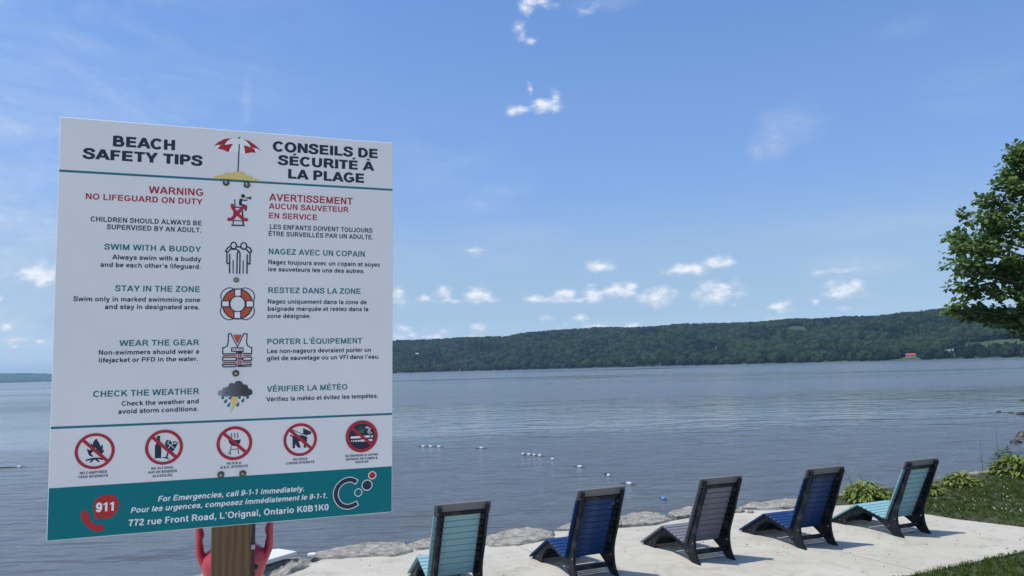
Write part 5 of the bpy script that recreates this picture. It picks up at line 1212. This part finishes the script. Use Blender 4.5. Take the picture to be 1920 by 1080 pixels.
tag(pymesh('clover_leaves', V, F, leaf_mat('clover_leaf', (.04, .085, .03), (.10, .17, .06), .2, 3)), 'low clover leaves mixed through the lawn', 'clover', kind='stuff')
X, Y = scatter_pts(3600, (4.6, 11.5, 8.4, 16))
dn = np.sin(X * 1.3 + 1) * np.sin(Y * 1.7 + X * .5) * .5 + .5
kp = nrg.uniform(0, 1, len(X)) < (.06 + .36 * dn ** 2) * np.clip((X - 4.5) / 2, .4, 1)
kp &= ~((Y < 10) & (nrg.uniform(0, 1, len(X)) < .6))
bm = bmesh.new()
for x, y in zip(X[kp], Y[kp]):
    z = float(ground_z([x], [y])[0]); r = rng.uniform(.005, .0105); h_ = rng.uniform(.05, .085)
    bmesh.ops.create_icosphere(bm, subdivisions=1, radius=r, matrix=Matrix.Translation((x, y, z + h_)))
tag(bmobj('clover_flowers', bm, simple('clover_white', (.66, .66, .58), .8)), 'small white clover flowers dotting the lawn', 'flowers', kind='stuff')
# dry bits, twigs and leaf crumbs on the concrete
bm = bmesh.new()
PX = nrg.uniform(-2.5, 7, 260); PY = nrg.uniform(7.6, 12.8, 260); kk = inside(PX, PY, PATIO)
for x, y in zip(PX[kk], PY[kk]):
    s = rng.uniform(.004, .013); add_box(bm, (x, y, s * .25), (s * rng.uniform(1, 2.6), s, s * .4), 0, Matrix.Rotation(rng.uniform(0, 3), 3, 'Z'))
tag(bmobj('dry_crumbs', bm, simple('crumb_brown', (.10, .075, .05), .9)), 'scattered dry leaf crumbs on the concrete patio', 'debris', kind='stuff')

# ------------------------------------------------------------------ broadleaf tree at the right edge
BARK = simple('bark', (.10, .085, .065), .9, .3, 14, .6)
LEAF = leaf_mat('maple_leaf', (.055, .115, .032), (.13, .205, .058), .42, 2.2)
TX, TY = 18.0, 21.9
def RAD(z):   # crown radius against height above the datum
    return float(np.interp(z, [2.2, 2.9, 3.5, 3.9, 4.6, 5.0, 5.6, 6.0, 6.5, 7.0, 7.5, 8.0, 8.5, 9.3, 10.2, 10.9], [.5, 2.3, 3.9, 5.2, 4.8, 4.9, 5.0, 4.5, 4.15, 3.9, 3.5, 3.1, 2.75, 1.9, .9, .2]))
gz = float(ground_z([TX], [TY])[0])
tree = empty('broadleaf_tree', (TX, TY, gz), 0, 'tall dark green broadleaf tree reaching in from the right edge', 'tree')
def loc(p): return (p[0] - TX, p[1] - TY, p[2] - gz)
bm = bmesh.new(); tube(bm, [loc(p) for p in ((TX, TY, gz - .2), (TX, TY, gz + .4), (TX + .05, TY, 2.2), (TX - .05, TY + .08, 4.5), (TX + .06, TY, 7), (TX, TY, 9.2), (TX + .03, TY, 10.7))], [.34, .25, .22, .18, .12, .06, .015], 12)
bmobj('trunk', bm, BARK, tree, smooth=True)
LV = []; clumps = []
tg = random.Random(5)
OUT = [(15.16, 8.5), (14.76, 8.31), (14.45, 7.88), (14.27, 7.42), (13.91, 7.0), (13.72, 6.45), (13.52, 6.14), (13.25, 5.84), (12.88, 5.52), (13.27, 5.07), (13.0, 4.89), (13.2, 4.55), (12.8, 3.84), (13.6, 3.66), (14.36, 3.5), (14.14, 2.95), (13.4, 3.8)]
limbs = []
for ox, oz in OUT: limbs.append((math.pi + tg.uniform(-.13, .13), oz, TX - ox, True))
for i in range(46):
    z = 3.3 + 6.9 * (i / 46) ** .92; a = i * 2.39996; limbs.append((a, z, RAD(z) * tg.uniform(.6, .95), False))
for a, z, L, exact in limbs:
    tip = Vector((TX + L * math.cos(a), TY + L * math.sin(a), z)); root = Vector((TX, TY, max(gz + 1.9, z - L * .42 if z < 9.5 else z - .8)))
    mid = root.lerp(tip, .5) + Vector((0, 0, L * .07)); pts = [root, root.lerp(mid, .5) + Vector((0, 0, L * .03)), mid, mid.lerp(tip, .55) + Vector((0, 0, L * .02)), tip]
    bm = bmesh.new(); r0 = .028 + .012 * L; tube(bm, [loc(p) for p in pts], [r0, r0 * .75, r0 * .5, r0 * .3, .006], 6)
    nt = int(4 + L * 2.1)
    for j in range(nt):
        t = .30 + .70 * (j + tg.random()) / nt; k = min(3, int(t * 4)); b = pts[k].lerp(pts[k + 1], t * 4 - k)
        sp = (0.28 + .75 * (1 - abs(t - .6))) * (0.55 if exact and t > .7 else 1) * min(1, L / 3.2)
        dd = Vector((tg.gauss(0, 1), tg.gauss(0, 1), tg.gauss(.15, .42))); dd.normalize(); e = b + dd * sp * tg.uniform(.35, 1.05)
        tube(bm, [loc(b), loc(b.lerp(e, .5) + Vector((0, 0, .04))), loc(e)], [.011, .007, .004], 4, cap=False)
        clumps.append((e, tg.uniform(.17, .34)))
        if tg.random() < .5: clumps.append((b.lerp(e, .5), tg.uniform(.12, .22)))
    clumps.append((tip, .2))
    tag(bmobj('limb', bm, BARK, tree, smooth=True))
clumps = [c for c in clumps if math.hypot(c[0].x - TX, c[0].y - TY) < RAD(c[0].z) + .22]
C0 = np.array([[c[0].x, c[0].y, c[0].z, c[1]] for c in clumps]); nl = 34
Cr = np.repeat(C0, nl, 0); n = len(Cr)
d = nrg.normal(0, 1, (n, 3)); d /= np.linalg.norm(d, axis=1, keepdims=True); rr = Cr[:, 3:4] * nrg.uniform(.35, 1.1, (n, 1)) * np.array([1.15, 1.15, .8])
P = Cr[:, :3] + d * rr
outw = d * .8 + nrg.normal(0, .45, (n, 3)); outw[:, 2] -= .35; outw /= np.linalg.norm(outw, axis=1, keepdims=True)   # leaf axis hangs outward
up = np.array([0, 0, 1.0]) + d * .5 + nrg.normal(0, .35, (n, 3)); side = np.cross(outw, up); side /= np.linalg.norm(side, axis=1, keepdims=True); nm = np.cross(side, outw)
Lf = nrg.uniform(.10, .16, (n, 1)); Wf = Lf * .52
a0 = P; lf1 = P + outw * Lf * .35 + side * Wf - nm * Wf * .25; lf2 = P + outw * Lf * .35 - side * Wf - nm * Wf * .25; l3 = P + outw * Lf * .8 + side * Wf * .55; l4 = P + outw * Lf * .8 - side * Wf * .55; tipv = P + outw * Lf; 
V = np.stack([a0, lf1, l3, tipv, l4, lf2], 1) - np.array([TX, TY, gz]); k = np.arange(n) * 6
F = np.stack([k, k + 1, k + 2, k + 3], -1).tolist() + np.stack([k, k + 3, k + 4, k + 5], -1).tolist()
tag(pymesh('crown', V.reshape(-1, 3).tolist(), F, LEAF, tree), kind='stuff')

# ------------------------------------------------------------------ buildings across the water
RR_ = simple('roof_red', (.34, .04, .05), .6); WHT = simple('wall_white', (.62, .62, .58), .7); GRYR = simple('roof_grey', (.16, .18, .19), .7); WINM = simple('window_dark', (.03, .04, .05), .15); BRN = simple('wall_brown', (.12, .09, .07), .8)
def house(az, r, z, w, dpt, hw, hr, roofm, wallm, label, turn=0.0, wins=4, name='house'):
    x, y = r * math.sin(az), r * math.cos(az)
    t = empty(name, (x, y, z), -az + turn, label, 'house')
    bm = bmesh.new(); add_box(bm, (0, 0, hw / 2), (w, dpt, hw)); bmobj('wall', bm, wallm, t)
    bm = bmesh.new(); o_ = .6
    prism(bm, [(-dpt / 2 - o_, hw - .1), (dpt / 2 + o_, hw - .1), (dpt / 2 + o_, hw + .15), (0, hw + hr), (-dpt / 2 - o_, hw + .15)], (0, 1, 0), (0, 0, 1), (1, 0, 0), -w / 2 - o_, w / 2 + o_); rf = bmobj('roof', bm, roofm, t)
    bm = bmesh.new(); add_box(bm, (w * .22, dpt * .15, hw + hr * .9), (.9, .9, 1.6)); bmobj('chimney', bm, BRN, rf)
    for i in range(wins):
        bm = bmesh.new(); add_box(bm, ((i + .5) / wins * w - w / 2, -dpt / 2 - .06, hw * .5), (w / wins * .45, .12, hw * .42)); f_ = bmobj('window', bm, WINM, t)
    return t
def hz(az, dist):
    rs_ = float(np.interp(az, [t[0] for t in RS], [t[1] for t in RS])); z_, _ = hill_z(np.array([az]), np.array([rs_ + dist])); return rs_ + dist, float(z_[0])
r_, z_ = hz(.486, 30); house(.486, r_, z_ + 1.6, 14, 8, 3.4, 3.6, RR_, WHT, 'long white house with a bright red roof on the far shore', .12, 5)
r_, z_ = hz(.527, 85); house(.527, r_, z_ + .5, 19, 9, 3.0, 2.8, GRYR, BRN, 'low grey roofed house set back right of the red roofed one', 0, 5)
r_, z_ = hz(-.1284, 330); house(-.1284, r_, z_ + 6, 9, 7, 4.5, 2.0, WHT, WHT, 'small white house in the forest near the sign edge', .2, 2)
r_, z_ = hz(-.0688, 12); house(-.0688, r_, z_, 16, 6, 1.8, 1.6, WHT, WHT, 'low white boathouse at the far waterline', .1, 3, 'boathouse')
# fewer samples are wasted on light bouncing in the far air
SC.cycles.max_bounces = 6; SC.cycles.diffuse_bounces = 3; SC.cycles.glossy_bounces = 3; SC.cycles.transmission_bounces = 4; SC.cycles.volume_bounces = 0
SC.cycles.use_denoising = True
